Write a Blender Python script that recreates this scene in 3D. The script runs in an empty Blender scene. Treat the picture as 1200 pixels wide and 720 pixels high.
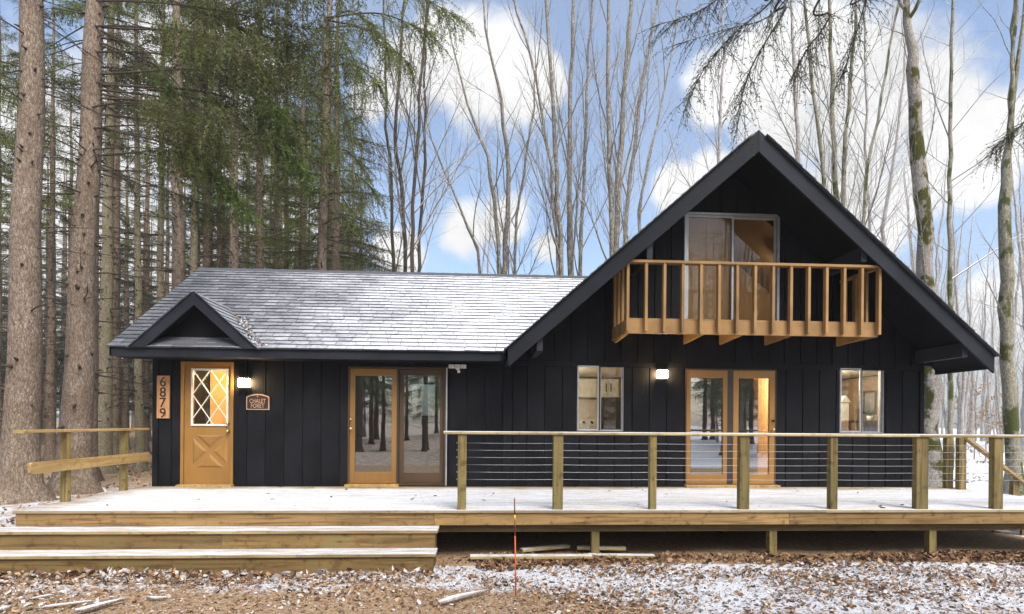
import bpy, bmesh, math, random
import numpy as np
from mathutils import Vector, Matrix

SC = bpy.context.scene
COL = SC.collection
R = math.radians

# ------------------------------------------------------------------ camera
CAM = Vector((0.0, -10.0, 1.69))
FPX, HOR = 690.0, 496.0            # focal length and horizon row, in pixels of the 1200 x 720 photograph
YAW, ROLL = 3.3, 0.42
cam_data = bpy.data.cameras.new('camera')
cam = bpy.data.objects.new('camera', cam_data)
COL.objects.link(cam)
cam_data.sensor_width = 36.0
cam_data.lens = 36.0 * FPX / 1200.0
cam_data.shift_y = (HOR - 360.0) / 1200.0
cam_data.clip_start = 0.05
cam_data.clip_end = 3000.0
CAMROT = Matrix.Rotation(R(-YAW), 4, 'Z') @ Matrix.Rotation(R(90), 4, 'X') @ Matrix.Rotation(R(ROLL), 4, 'Z')
cam.matrix_world = Matrix.Translation(CAM) @ CAMROT
SC.camera = cam

# ------------------------------------------------------------------ sky, sun, exposure
SUN_EL, SUN_AZ = 50.0, 155.0       # azimuth clockwise from +Y (the house faces -Y)
world = bpy.data.worlds.new('World')
SC.world = world
world.use_nodes = True
wn, wl = world.node_tree.nodes, world.node_tree.links
wn.clear()
w_out = wn.new('ShaderNodeOutputWorld')
w_bg = wn.new('ShaderNodeBackground')
w_bg.inputs['Strength'].default_value = 0.14
w_sky = wn.new('ShaderNodeTexSky')
w_sky.sky_type = 'NISHITA'
w_sky.sun_disc = False
w_sky.sun_elevation = R(SUN_EL)
w_sky.sun_rotation = R(SUN_AZ)
w_sky.air_density = 1.0
w_sky.dust_density = 2.6
w_sky.ozone_density = 1.4
wl.new(w_bg.outputs[0], w_out.inputs[0])

def pix_dir(x, y):
    d = CAMROT.to_3x3() @ Vector(((x - 600) / FPX, (HOR - y) / FPX, -1.0))
    return d.normalized()

def build_clouds():
    """Cumulus banks in the world sky: soft blobs at sky directions, broken up by noise, over a thin noise cover."""
    tc = wn.new('ShaderNodeTexCoord')
    nz = wn.new('ShaderNodeTexNoise')
    nz.inputs['Scale'].default_value = 5.5
    nz.inputs['Detail'].default_value = 7.0
    nz.inputs['Roughness'].default_value = 0.58
    wl.new(tc.outputs['Generated'], nz.inputs['Vector'])
    blobs = [(470, 92, .085), (520, 80, .085), (565, 95, .11), (605, 105, .075), (640, 98, .05), (430, 118, .05),
             (545, 272, .07), (590, 262, .06), (470, 300, .06), (640, 290, .04), (795, 222, .05), (840, 200, .05),
             (850, 105, .07), (900, 85, .09), (960, 75, .11), (1040, 70, .10), (1080, 100, .10), (1000, 140, .13), (1110, 120, .07),
             (920, 150, .10), (1110, 175, .08), (980, 225, .10), (1150, 140, .06), (1190, 150, .06), (1060, 230, .06), (1150, 205, .05),
             (1020, 290, .06), (330, 160, .06), (1290, 120, .10), (230, 120, .22), (90, 210, .25), (-60, 330, .28), (180, 330, .25), (330, 260, .13), (1180, 380, .10)]
    last = None
    for x, y, r in blobs:
        d = wn.new('ShaderNodeVectorMath'); d.operation = 'DISTANCE'
        wl.new(tc.outputs['Generated'], d.inputs[0])
        d.inputs[1].default_value = pix_dir(x, y)
        m = wn.new('ShaderNodeMath'); m.operation = 'MULTIPLY_ADD'
        wl.new(d.outputs['Value'], m.inputs[0])
        m.inputs[1].default_value = -1.0 / r
        m.inputs[2].default_value = 1.0
        if last is None:
            last = m
        else:
            k = wn.new('ShaderNodeMath'); k.operation = 'SMOOTH_MAX'
            k.inputs[2].default_value = .15
            wl.new(last.outputs[0], k.inputs[0]); wl.new(m.outputs[0], k.inputs[1])
            last = k
    n2 = wn.new('ShaderNodeTexNoise')
    n2.inputs['Scale'].default_value = 2.6
    n2.inputs['Detail'].default_value = 5.0
    wl.new(tc.outputs['Generated'], n2.inputs['Vector'])
    gen = wn.new('ShaderNodeMath'); gen.operation = 'MULTIPLY_ADD'   # scattered cover all round the sky
    wl.new(n2.outputs['Fac'], gen.inputs[0]); gen.inputs[1].default_value = 3.2; gen.inputs[2].default_value = -2.75
    mx = wn.new('ShaderNodeMath'); mx.operation = 'MAXIMUM'
    wl.new(last.outputs[0], mx.inputs[0]); wl.new(gen.outputs[0], mx.inputs[1])
    pert = wn.new('ShaderNodeMath'); pert.operation = 'MULTIPLY_ADD'
    wl.new(nz.outputs['Fac'], pert.inputs[0]); pert.inputs[1].default_value = 1.7; pert.inputs[2].default_value = -0.93
    add = wn.new('ShaderNodeMath'); add.operation = 'ADD'
    wl.new(mx.outputs[0], add.inputs[0]); wl.new(pert.outputs[0], add.inputs[1])
    ramp = wn.new('ShaderNodeMapRange'); ramp.interpolation_type = 'SMOOTHSTEP'
    ramp.inputs['From Min'].default_value = 0.0
    ramp.inputs['From Max'].default_value = 0.5
    wl.new(add.outputs[0], ramp.inputs['Value'])
    veil = wn.new('ShaderNodeMapRange')                      # thin high cloud over the whole sky
    veil.inputs['From Min'].default_value = .3; veil.inputs['From Max'].default_value = .7
    veil.inputs['To Min'].default_value = .03; veil.inputs['To Max'].default_value = .20
    wl.new(n2.outputs['Fac'], veil.inputs['Value'])
    cov = wn.new('ShaderNodeMath'); cov.operation = 'MAXIMUM'
    wl.new(ramp.outputs[0], cov.inputs[0]); wl.new(veil.outputs[0], cov.inputs[1])
    # soft grey undersides from a second sample of the noise
    shade = wn.new('ShaderNodeMapRange')
    shade.inputs['From Min'].default_value = .35; shade.inputs['From Max'].default_value = .65
    shade.inputs['To Min'].default_value = 3.4; shade.inputs['To Max'].default_value = 4.4
    wl.new(nz.outputs['Fac'], shade.inputs['Value'])
    cc = wn.new('ShaderNodeCombineColor')
    for i in range(3): wl.new(shade.outputs[0], cc.inputs[i])
    mix = wn.new('ShaderNodeMix'); mix.data_type = 'RGBA'
    wl.new(cov.outputs[0], mix.inputs[0])
    wl.new(w_sky.outputs[0], mix.inputs[6]); wl.new(cc.outputs[0], mix.inputs[7])
    wl.new(mix.outputs[2], w_bg.inputs['Color'])
build_clouds()

sun_data = bpy.data.lights.new('sun', 'SUN')
sun_data.energy = 2.3
sun_data.angle = R(32)
sun_data.color = (1.0, .95, .87)
sun = bpy.data.objects.new('sun', sun_data)
COL.objects.link(sun)
sv = Vector((math.sin(R(SUN_AZ)) * math.cos(R(SUN_EL)), math.cos(R(SUN_AZ)) * math.cos(R(SUN_EL)), math.sin(R(SUN_EL))))
sun.rotation_euler = sv.to_track_quat('Z', 'Y').to_euler()
sun.location = sv * 60

SC.view_settings.view_transform = 'Standard'
SC.view_settings.look = 'None'
SC.view_settings.gamma = 1.0
SC.view_settings.exposure = 0.88
SC.view_settings.use_curve_mapping = False
SC.render.engine = 'CYCLES'
SC.cycles.use_denoising = True
SC.cycles.max_bounces = 8
SC.cycles.transparent_max_bounces = 24
SC.cycles.sample_clamp_indirect = 6.0
SC.cycles.caustics_reflective = False
SC.cycles.caustics_refractive = False

# ------------------------------------------------------------------ pixel -> place helpers
def on_y(x, y, Y=0.0):
    d = pix_dir(x, y)
    t = (Y - CAM.y) / d.y
    return CAM + d * t
def px_x(x, Y=0.0, y=HOR): return on_y(x, y, Y).x
def px_z(x, y, Y=0.0): return on_y(x, y, Y).z
def on_z(x, y, z=0.0):
    d = pix_dir(x, y)
    return CAM + d * ((z - CAM.z) / d.z)
def at_depth(x, y, depth): return on_y(x, y, CAM.y + depth)

# ------------------------------------------------------------------ tags and objects
def tag(o, label=None, cat=None, group=None, kind=None):
    if label: o['label'] = label
    if cat: o['category'] = cat
    if group: o['group'] = group
    if kind: o['kind'] = kind
    return o

def thing(name, loc, label, cat, group=None, rz=0.0, scale=1.0):
    o = bpy.data.objects.new(name, None)
    o.empty_display_size = .1
    COL.objects.link(o)
    o.location = loc
    o.rotation_euler = (0, 0, rz)
    o.scale = (scale,) * 3
    return tag(o, label, cat, group)

def origin(o):
    v = Vector((0, 0, 0))
    while o is not None:
        v += o.location
        o = o.parent
    return v

def mesh_obj(name, me, parent=None, mats=None):
    o = bpy.data.objects.new(name, me)
    COL.objects.link(o)
    o.parent = parent
    if mats is not None:
        for m in (mats if isinstance(mats, (list, tuple)) else [mats]):
            me.materials.append(m)
    return o

def np_mesh(name, v, f, mat_index=None, tint=None, smooth=False):
    """Mesh from numpy arrays of triangles or of quads."""
    me = bpy.data.meshes.new(name)
    v = np.asarray(v, dtype=np.float32); f = np.asarray(f, dtype=np.int32)
    n, k = f.shape
    me.vertices.add(len(v)); me.vertices.foreach_set('co', v.ravel())
    me.loops.add(n * k); me.loops.foreach_set('vertex_index', f.ravel())
    me.polygons.add(n)
    me.polygons.foreach_set('loop_start', np.arange(0, n * k, k, dtype=np.int32))
    me.polygons.foreach_set('loop_total', np.full(n, k, dtype=np.int32))
    if mat_index is not None: me.polygons.foreach_set('material_index', np.asarray(mat_index, dtype=np.int32))
    me.polygons.foreach_set('use_smooth', np.full(n, smooth, dtype=bool))
    if tint is not None:
        a = me.attributes.new('tint', 'FLOAT', 'POINT')
        a.data.foreach_set('value', np.asarray(tint, dtype=np.float32))
    me.update(calc_edges=True)
    return me

class MB:
    """Collects boxes, prisms, tubes in world coordinates; build() links them as one mesh object."""
    def __init__(s): s.v, s.f, s.sm = [], [], []
    def add(s, vs, fs, smooth=False):
        n = len(s.v)
        s.v += [tuple(p) for p in vs]
        for q in fs:
            s.f.append(tuple(i + n for i in q)); s.sm.append(smooth)
        return s
    def box(s, x0, x1, y0, y1, z0, z1):
        x0, x1 = min(x0, x1), max(x0, x1); y0, y1 = min(y0, y1), max(y0, y1); z0, z1 = min(z0, z1), max(z0, z1)
        vs = [(x0, y0, z0), (x1, y0, z0), (x1, y1, z0), (x0, y1, z0), (x0, y0, z1), (x1, y0, z1), (x1, y1, z1), (x0, y1, z1)]
        return s.add(vs, [(3, 2, 1, 0), (4, 5, 6, 7), (0, 1, 5, 4), (1, 2, 6, 5), (2, 3, 7, 6), (3, 0, 4, 7)])
    def cbox(s, x0, x1, y0, y1, z0, z1, b):
        """box with its four long edges (along the longest axis) chamfered by b"""
        x0, x1 = min(x0, x1), max(x0, x1); y0, y1 = min(y0, y1), max(y0, y1); z0, z1 = min(z0, z1), max(z0, z1)
        d = [(x1 - x0), (y1 - y0), (z1 - z0)]
        ax = d.index(max(d))
        lo, hi = [x0, y0, z0], [x1, y1, z1]
        i, j = [k for k in range(3) if k != ax]
        prof = [(lo[i] + b, lo[j]), (hi[i] - b, lo[j]), (hi[i], lo[j] + b), (hi[i], hi[j] - b),
                (hi[i] - b, hi[j]), (lo[i] + b, hi[j]), (lo[i], hi[j] - b), (lo[i], lo[j] + b)]
        vs = []
        for e in (lo[ax], hi[ax]):
            for p, q in prof:
                c = [0, 0, 0]; c[ax] = e; c[i] = p; c[j] = q
                vs.append(tuple(c))
        fs = [tuple(range(7, -1, -1)), tuple(range(8, 16))] + [(k, (k + 1) % 8, 8 + (k + 1) % 8, 8 + k) for k in range(8)]
        if ax == 1: fs = [tuple(reversed(q)) for q in fs]
        return s.add(vs, fs)
    def prism_y(s, poly, y0, y1):
        """polygon of (x, z), counter-clockwise seen from -Y, extruded from y0 (front) to y1"""
        n = len(poly)
        vs = [(x, y0, z) for x, z in poly] + [(x, y1, z) for x, z in poly]
        return s.add(vs, [tuple(range(n)), tuple(range(2 * n - 1, n - 1, -1))] + [(k, n + k, n + (k + 1) % n, (k + 1) % n) for k in range(n)])
    def prism_x(s, poly, x0, x1):
        n = len(poly)
        vs = [(x0, y, z) for y, z in poly] + [(x1, y, z) for y, z in poly]
        return s.add(vs, [tuple(range(n - 1, -1, -1)), tuple(range(n, 2 * n))] + [(k, (k + 1) % n, n + (k + 1) % n, n + k) for k in range(n)])
    def prism_z(s, poly, z0, z1):
        n = len(poly)
        vs = [(x, y, z0) for x, y in poly] + [(x, y, z1) for x, y in poly]
        return s.add(vs, [tuple(range(n - 1, -1, -1)), tuple(range(n, 2 * n))] + [(k, (k + 1) % n, n + (k + 1) % n, n + k) for k in range(n)])
    def beam(s, a, b, w, h, up=(0, 0, 1)):
        """rectangular bar from a to b, w across, h along 'up'"""
        a, b = Vector(a), Vector(b)
        t = (b - a).normalized()
        side = t.cross(Vector(up)).normalized()
        u = side.cross(t).normalized()
        vs = []
        for p in (a, b):
            for i, j in ((-1, -1), (1, -1), (1, 1), (-1, 1)):
                vs.append(p + side * (w / 2 * i) + u * (h / 2 * j))
        return s.add(vs, [(0, 1, 2, 3), (7, 6, 5, 4), (0, 4, 5, 1), (1, 5, 6, 2), (2, 6, 7, 3), (3, 7, 4, 0)])
    def tube(s, pts, rad, n=6, cap=True, smooth=True):
        pts = [Vector(p) for p in pts]
        if not hasattr(rad, '__len__'): rad = [rad] * len(pts)
        vs, fs = [], []
        for i, p in enumerate(pts):
            t = (pts[min(i + 1, len(pts) - 1)] - pts[max(i - 1, 0)])
            t = t.normalized() if t.length > 1e-9 else Vector((0, 0, 1))
            a = Vector((1, 0, 0)) if abs(t.x) < .8 else Vector((0, 1, 0))
            u = t.cross(a).normalized(); w = t.cross(u)
            for k in range(n):
                c, d = math.cos(2 * math.pi * k / n), math.sin(2 * math.pi * k / n)
                vs.append(p + u * (rad[i] * c) + w * (rad[i] * d))
        for i in range(len(pts) - 1):
            for k in range(n):
                fs.append((i * n + k, i * n + (k + 1) % n, (i + 1) * n + (k + 1) % n, (i + 1) * n + k))
        if cap:
            fs.append(tuple(range(n - 1, -1, -1))); m = (len(pts) - 1) * n
            fs.append(tuple(range(m, m + n)))
        return s.add(vs, fs, smooth)
    def lathe(s, cx, cy, prof, n=16, smooth=True):
        """prof: (radius, z) from bottom to top"""
        vs, fs = [], []
        for r, z in prof:
            for k in range(n):
                vs.append((cx + r * math.cos(2 * math.pi * k / n), cy + r * math.sin(2 * math.pi * k / n), z))
        for i in range(len(prof) - 1):
            for k in range(n):
                fs.append((i * n + k, i * n + (k + 1) % n, (i + 1) * n + (k + 1) % n, (i + 1) * n + k))
        fs.append(tuple(range(n - 1, -1, -1))); m = (len(prof) - 1) * n
        fs.append(tuple(range(m, m + n)))
        return s.add(vs, fs, smooth)
    def build(s, name, mat, parent=None, bevel=0.0, place=None):
        me = bpy.data.meshes.new(name)
        o0 = origin(parent) if parent is not None else Vector((0, 0, 0))
        if place is not None: o0 = o0 + (Vector(place) - o0)
        me.from_pydata([(x - o0.x, y - o0.y, z - o0.z) for x, y, z in s.v], [], s.f)
        me.polygons.foreach_set('use_smooth', s.sm)
        me.update()
        o = mesh_obj(name, me, parent, mat)
        if place is not None: o.location = Vector(place) - (origin(parent) if parent is not None else Vector((0, 0, 0)))
        if bevel > 0:
            b = o.modifiers.new('bevel', 'BEVEL'); b.width = bevel; b.segments = 2; b.limit_method = 'ANGLE'
        return o

def text_mesh(name, body, size, mat, parent, loc, extrude=.004, spacing=1.0, width=None):
    cu = bpy.data.curves.new(name, 'FONT')
    cu.body = body; cu.size = size; cu.extrude = extrude
    cu.align_x = 'CENTER'; cu.align_y = 'CENTER'
    cu.space_character = spacing; cu.resolution_u = 4
    tmp = bpy.data.objects.new(name + '_curve', cu)
    COL.objects.link(tmp)
    dg = bpy.context.evaluated_depsgraph_get()
    me = bpy.data.meshes.new_from_object(tmp.evaluated_get(dg))
    COL.objects.unlink(tmp); bpy.data.objects.remove(tmp)
    me.materials.clear()
    xs = [v.co.x for v in me.vertices]; ys = [v.co.y for v in me.vertices]
    sx = 1.0 if width is None else width / (max(xs) - min(xs))
    mxx, myy = (max(xs) + min(xs)) / 2, (max(ys) + min(ys)) / 2
    for v in me.vertices:
        v.co = Vector(((v.co.x - mxx) * sx, -v.co.z, v.co.y - myy))
    o = mesh_obj(name, me, parent, mat)
    o.location = Vector(loc) - origin(parent)
    return o

# ------------------------------------------------------------------ materials
class NT:
    def __init__(s, name):
        s.m = bpy.data.materials.new(name); s.m.use_nodes = True
        s.n, s.l = s.m.node_tree.nodes, s.m.node_tree.links
        s.b = s.n['Principled BSDF']; s.out = s.n['Material Output']
        s.tc = None
    def set(s, **k):
        for a, v in k.items(): s.b.inputs[a.replace('_', ' ')].default_value = v
        return s
    def coord(s, which='Object'):
        if s.tc is None: s.tc = s.n.new('ShaderNodeTexCoord')
        return s.tc.outputs[which]
    def pos(s):
        return s.n.new('ShaderNodeNewGeometry').outputs['Position']
    def mapping(s, vec, scale=(1, 1, 1), loc=None):
        m = s.n.new('ShaderNodeMapping'); m.inputs['Scale'].default_value = scale
        s.l.new(vec, m.inputs['Vector'])
        if loc is not None:
            if hasattr(loc, 'default_value'): s.l.new(loc, m.inputs['Location'])
            else: m.inputs['Location'].default_value = loc
        return m.outputs[0]
    def noise(s, vec, scale, detail=4, rough=.55, dist=0.0, out='Fac'):
        t = s.n.new('ShaderNodeTexNoise'); t.inputs['Scale'].default_value = scale
        t.inputs['Detail'].default_value = detail; t.inputs['Roughness'].default_value = rough
        t.inputs['Distortion'].default_value = dist
        s.l.new(vec, t.inputs['Vector']); return t.outputs[out]
    def voro(s, vec, scale, feature='F1', out='Distance', rand=1.0):
        t = s.n.new('ShaderNodeTexVoronoi'); t.feature = feature; t.inputs['Scale'].default_value = scale
        t.inputs['Randomness'].default_value = rand
        s.l.new(vec, t.inputs['Vector']); return t.outputs[out]
    def rng(s, val, a, b, c=0.0, d=1.0, smooth=True):
        m = s.n.new('ShaderNodeMapRange'); m.interpolation_type = 'SMOOTHSTEP' if smooth else 'LINEAR'
        s.l.new(val, m.inputs['Value'])
        for k, v in zip(('From Min', 'From Max', 'To Min', 'To Max'), (a, b, c, d)): m.inputs[k].default_value = v
        return m.outputs[0]
    def math(s, op, a, b=None, clamp=False):
        m = s.n.new('ShaderNodeMath'); m.operation = op; m.use_clamp = clamp
        for i, v in enumerate((a, b)):
            if v is None: continue
            if isinstance(v, (int, float)): m.inputs[i].default_value = v
            else: s.l.new(v, m.inputs[i])
        return m.outputs[0]
    def mix(s, fac, a, b, blend='MIX'):
        m = s.n.new('ShaderNodeMix'); m.data_type = 'RGBA'; m.blend_type = blend
        for i, v in ((0, fac), (6, a), (7, b)):
            if isinstance(v, (int, float)): m.inputs[i].default_value = v
            elif isinstance(v, tuple): m.inputs[i].default_value = v if len(v) == 4 else (*v, 1)
            else: s.l.new(v, m.inputs[i])
        return m.outputs[2]
    def ramp(s, fac, stops):
        r = s.n.new('ShaderNodeValToRGB'); e = r.color_ramp.elements
        while len(e) < len(stops): e.new(.5)
        for k, (p, c) in enumerate(stops): e[k].position = p; e[k].color = (*c, 1)
        s.l.new(fac, r.inputs[0]); return r.outputs[0]
    def sep(s, vec):
        m = s.n.new('ShaderNodeSeparateXYZ'); s.l.new(vec, m.inputs[0]); return m.outputs
    def normal_z(s):
        g = s.n.new('ShaderNodeNewGeometry'); return s.sep(g.outputs['Normal'])[2]
    def attr(s, name):
        a = s.n.new('ShaderNodeAttribute'); a.attribute_name = name; return a.outputs['Fac']
    def rand(s):
        return s.n.new('ShaderNodeObjectInfo').outputs['Random']
    def vadd(s, vec, val):
        """shift a vector by a per-object value so that copies differ"""
        m = s.n.new('ShaderNodeVectorMath'); m.operation = 'ADD'
        c = s.n.new('ShaderNodeCombineXYZ')
        k = s.math('MULTIPLY', val, 37.0)
        for i in range(3): s.l.new(k, c.inputs[i])
        s.l.new(vec, m.inputs[0]); s.l.new(c.outputs[0], m.inputs[1]); return m.outputs[0]
    def color(s, c): s.l.new(c, s.b.inputs['Base Color']); return s
    def rough(s, c): s.l.new(c, s.b.inputs['Roughness']); return s
    def bump(s, h, strength=.3, dist=.01):
        b = s.n.new('ShaderNodeBump'); b.inputs['Strength'].default_value = strength; b.inputs['Distance'].default_value = dist
        s.l.new(h, b.inputs['Height']); s.l.new(b.outputs[0], s.b.inputs['Normal']); return s

def painted(name, col, var=.25, grain_axis=2, rough=.62, bump=.25, spec=.3, board=.2):
    t = NT(name); v = t.vadd(t.coord(), t.rand())
    sc = [38, 38, 38]; sc[grain_axis] = 2.2
    g = t.noise(t.mapping(v, tuple(sc)), 1.0, 5, .6)
    m = t.noise(v, 1.7, 4)
    c = t.mix(t.rng(m, .3, .7), tuple(x * (1 - var) for x in col), tuple(x * (1 + var) for x in col))
    c = t.mix(t.rng(g, .5, .75, 0, .35), c, tuple(x * .6 for x in col))
    br = t.rng(t.rand(), 0, 1, 1 - board, 1 + board, False)
    cc = t.n.new('ShaderNodeCombineColor')
    for i in range(3): t.l.new(br, cc.inputs[i])
    c = t.mix(1.0, c, cc.outputs[0], 'MULTIPLY')
    t.color(c).set(Specular_IOR_Level=spec)
    t.rough(t.rng(m, .3, .7, rough - .08, rough + .1)); t.bump(g, bump, .004)
    return t.m

def lumber(name, col, dark, axis, snow=None, rough=.7, green=None):
    """pressure-treated boards: long grain, knots, stains, per-board tint; snow: a builder of a snow mask"""
    t = NT(name); v = t.vadd(t.coord(), t.rand())
    sc = [26, 26, 26]; sc[axis] = 1.1
    g = t.noise(t.mapping(v, tuple(sc)), 1.0, 6, .6, .6)
    sc2 = [5, 5, 5]; sc2[axis] = .9
    b = t.noise(t.mapping(v, tuple(sc2)), 1.0, 4, .6)
    sk = [6.5, 6.5, 6.5]; sk[axis] = 2.4
    k = t.voro(t.mapping(v, tuple(sk)), 1.0)
    c = t.mix(t.rng(b, .3, .72), col, tuple(x * .66 for x in col))
    c = t.mix(t.rng(g, .44, .66, 0, .85), c, dark)
    if green is not None: c = t.mix(t.rng(t.noise(v, 2.3, 3), .45, .7, 0, .6), c, green)
    c = t.mix(t.rng(k, .02, .14, .8, 0), c, tuple(x * .55 for x in dark))
    c = t.mix(t.rng(t.noise(v, 9, 6, .65), .52, .7, 0, .7), c, tuple(x * .6 for x in dark))
    br = t.rng(t.rand(), 0, 1, .78, 1.16, False)
    mm = t.n.new('ShaderNodeMix'); mm.data_type = 'RGBA'; mm.blend_type = 'MULTIPLY'; mm.inputs[0].default_value = 1
    cc = t.n.new('ShaderNodeCombineColor')
    for i in range(3): t.l.new(br, cc.inputs[i])
    t.l.new(c, mm.inputs[6]); t.l.new(cc.outputs[0], mm.inputs[7]); c = mm.outputs[2]
    if snow is not None:
        c = t.mix(snow(t), c, (.73, .78, .85))
    t.color(c).set(Roughness=rough, Specular_IOR_Level=.25); t.bump(g, .35, .004)
    return t.m

def deck_snow(t):
    p = t.pos(); x, y, z = t.sep(p)
    n1 = t.noise(p, 1.3, 5, .6); n2 = t.noise(t.mapping(p, (3, 14, 3)), 1.0, 5, .65); n3 = t.noise(p, 42, 4, .7)
    wall = t.rng(t.math('ADD', y, t.math('MULTIPLY', n1, 1.0)), -.05, .38, 1, 0)           # sheltered by the eaves
    left = t.rng(t.math('ADD', x, t.math('MULTIPLY', n1, 2.2)), -4.6, -3.7, .25, 1)
    n4 = t.noise(t.mapping(t.vadd(p, t.rand()), (1.6, 9, 3)), 1.0, 6, .7)
    thin = t.rng(t.math('ADD', t.math('ADD', t.math('MULTIPLY', n2, .5), t.math('MULTIPLY', n4, .6)), t.math('MULTIPLY', n3, .6)), .68, 1.12, .94, .28)
    nz = t.rng(t.normal_z(), .6, .9)
    m = t.math('MULTIPLY', t.math('MULTIPLY', wall, left), t.math('MULTIPLY', thin, nz))
    return m
def step_snow(t):
    p = t.pos()
    n2 = t.noise(t.mapping(p, (2.5, 20, 3)), 1.0, 5, .65); n3 = t.noise(p, 60, 3, .7)
    thin = t.rng(t.math('ADD', n2, t.math('MULTIPLY', n3, .5)), .55, .92, .90, .25)
    return t.math('MULTIPLY', thin, t.rng(t.normal_z(), .6, .9))
def rail_snow(t):
    p = t.pos()
    n2 = t.noise(t.mapping(p, (4, 4, 4)), 1.0, 5, .65)
    return t.math('MULTIPLY', t.rng(n2, .35, .6, .25, .75), t.rng(t.normal_z(), .4, .9))

def flat(name, col, rough=.5, metal=0.0, spec=.4, emit=None, strength=0):
    t = NT(name); t.set(Base_Color=(*col, 1), Roughness=rough, Metallic=metal, Specular_IOR_Level=spec)
    if emit is None:
        v = t.coord(); n = t.noise(v, 9, 5)
        t.color(t.mix(t.rng(n, .35, .7), tuple(x * .86 for x in col), tuple(min(1, x * 1.08) for x in col)))
    else:
        t.set(Emission_Color=(*emit, 1), Emission_Strength=strength)
    return t.m

def glass(name, tint=(.86, .89, .88), refl=1.0, rough=0.0):
    t = NT(name); t.n.remove(t.b)
    tr = t.n.new('ShaderNodeBsdfTransparent'); tr.inputs[0].default_value = (*tint, 1)
    gl = t.n.new('ShaderNodeBsdfGlossy'); gl.inputs['Roughness'].default_value = rough
    gl.inputs['Color'].default_value = (.95, .97, 1, 1)
    fr = t.n.new('ShaderNodeFresnel'); fr.inputs['IOR'].default_value = 1.52
    nz = t.noise(t.mapping(t.coord(), (1, 1, 1)), 2.2, 2)
    b = t.n.new('ShaderNodeBump'); b.inputs['Strength'].default_value = .03; b.inputs['Distance'].default_value = .01
    t.l.new(nz, b.inputs['Height']); t.l.new(b.outputs[0], gl.inputs['Normal'])
    mx = t.n.new('ShaderNodeMixShader')
    t.l.new(t.math('MULTIPLY', fr.outputs[0], 2.2 * refl, True), mx.inputs[0])
    t.l.new(tr.outputs[0], mx.inputs[1]); t.l.new(gl.outputs[0], mx.inputs[2])
    t.l.new(mx.outputs[0], t.out.inputs[0])
    return t.m

def bark(name, c1, c2, c3, sc=1.0, moss=None, snow=0.0, rough=.9, bumpd=.02):
    t = NT(name); v = t.vadd(t.coord(), t.rand())
    p = t.mapping(v, (15 * sc, 15 * sc, 5.5 * sc))
    vo = t.voro(p, 1.6, 'DISTANCE_TO_EDGE')
    n = t.noise(p, 1.5, 6, .65); n2 = t.noise(v, 1.6, 4); n3 = t.noise(p, 7, 4, .7)
    c = t.ramp(t.math('ADD', t.math('MULTIPLY', n, .7), t.math('MULTIPLY', n3, .3)), [(.34, c2), (.5, c1), (.62, c3)])
    c = t.mix(t.rng(t.math('ADD', vo, t.math('MULTIPLY', t.math('SUBTRACT', n3, .5), .25)), 0, .10, .7, 0), c, tuple(x * .5 for x in c2))
    c = t.mix(t.rng(n2, .4, .68, 0, .4), c, c2)
    if moss is not None:
        x, y, z = t.sep(t.coord())
        mz = t.noise(t.mapping(v, (2.2, 2.2, 1.5)), 1.0, 5, .6)
        c = t.mix(t.rng(mz, .50, .58), c, t.mix(t.rng(n3, .3, .7), moss, tuple(x * .5 for x in moss)))
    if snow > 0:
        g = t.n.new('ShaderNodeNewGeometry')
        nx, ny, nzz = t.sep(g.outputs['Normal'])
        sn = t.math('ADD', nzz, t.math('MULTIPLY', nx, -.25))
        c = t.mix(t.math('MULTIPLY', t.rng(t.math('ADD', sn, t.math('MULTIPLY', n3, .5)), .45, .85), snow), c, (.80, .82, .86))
    t.color(c).set(Roughness=rough, Specular_IOR_Level=.15)
    h = t.math('ADD', t.math('MULTIPLY', t.rng(vo, 0, .25), .5), t.math('ADD', n, t.math('MULTIPLY', n3, .7)))
    t.bump(h, .5, bumpd)
    return t.m

def needles(name, ca, cb, cc, frost=0.0):
    t = NT(name)
    a = t.attr('tint'); rv = t.rand()
    k = t.math('ADD', a, t.math('MULTIPLY', t.math('SUBTRACT', rv, .5), .4))
    c = t.ramp(k, [(.0, tuple(x * .55 for x in cc)), (.22, cc), (.5, ca), (.9, cb)])
    if frost > 0:
        n = t.noise(t.pos(), 3.2, 4)
        c = t.mix(t.math('MULTIPLY', t.rng(n, .48, .62), t.math('MULTIPLY', t.rng(t.normal_z(), .1, .7), frost)), c, (.75, .79, .82))
    t.color(c).set(Roughness=.6, Specular_IOR_Level=.2)
    tr = t.n.new('ShaderNodeBsdfTranslucent'); t.l.new(c, tr.inputs[0])
    mx = t.n.new('ShaderNodeMixShader'); mx.inputs[0].default_value = .5
    t.l.new(t.b.outputs[0], mx.inputs[1]); t.l.new(tr.outputs[0], mx.inputs[2]); t.l.new(mx.outputs[0], t.out.inputs[0])
    return t.m

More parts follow.
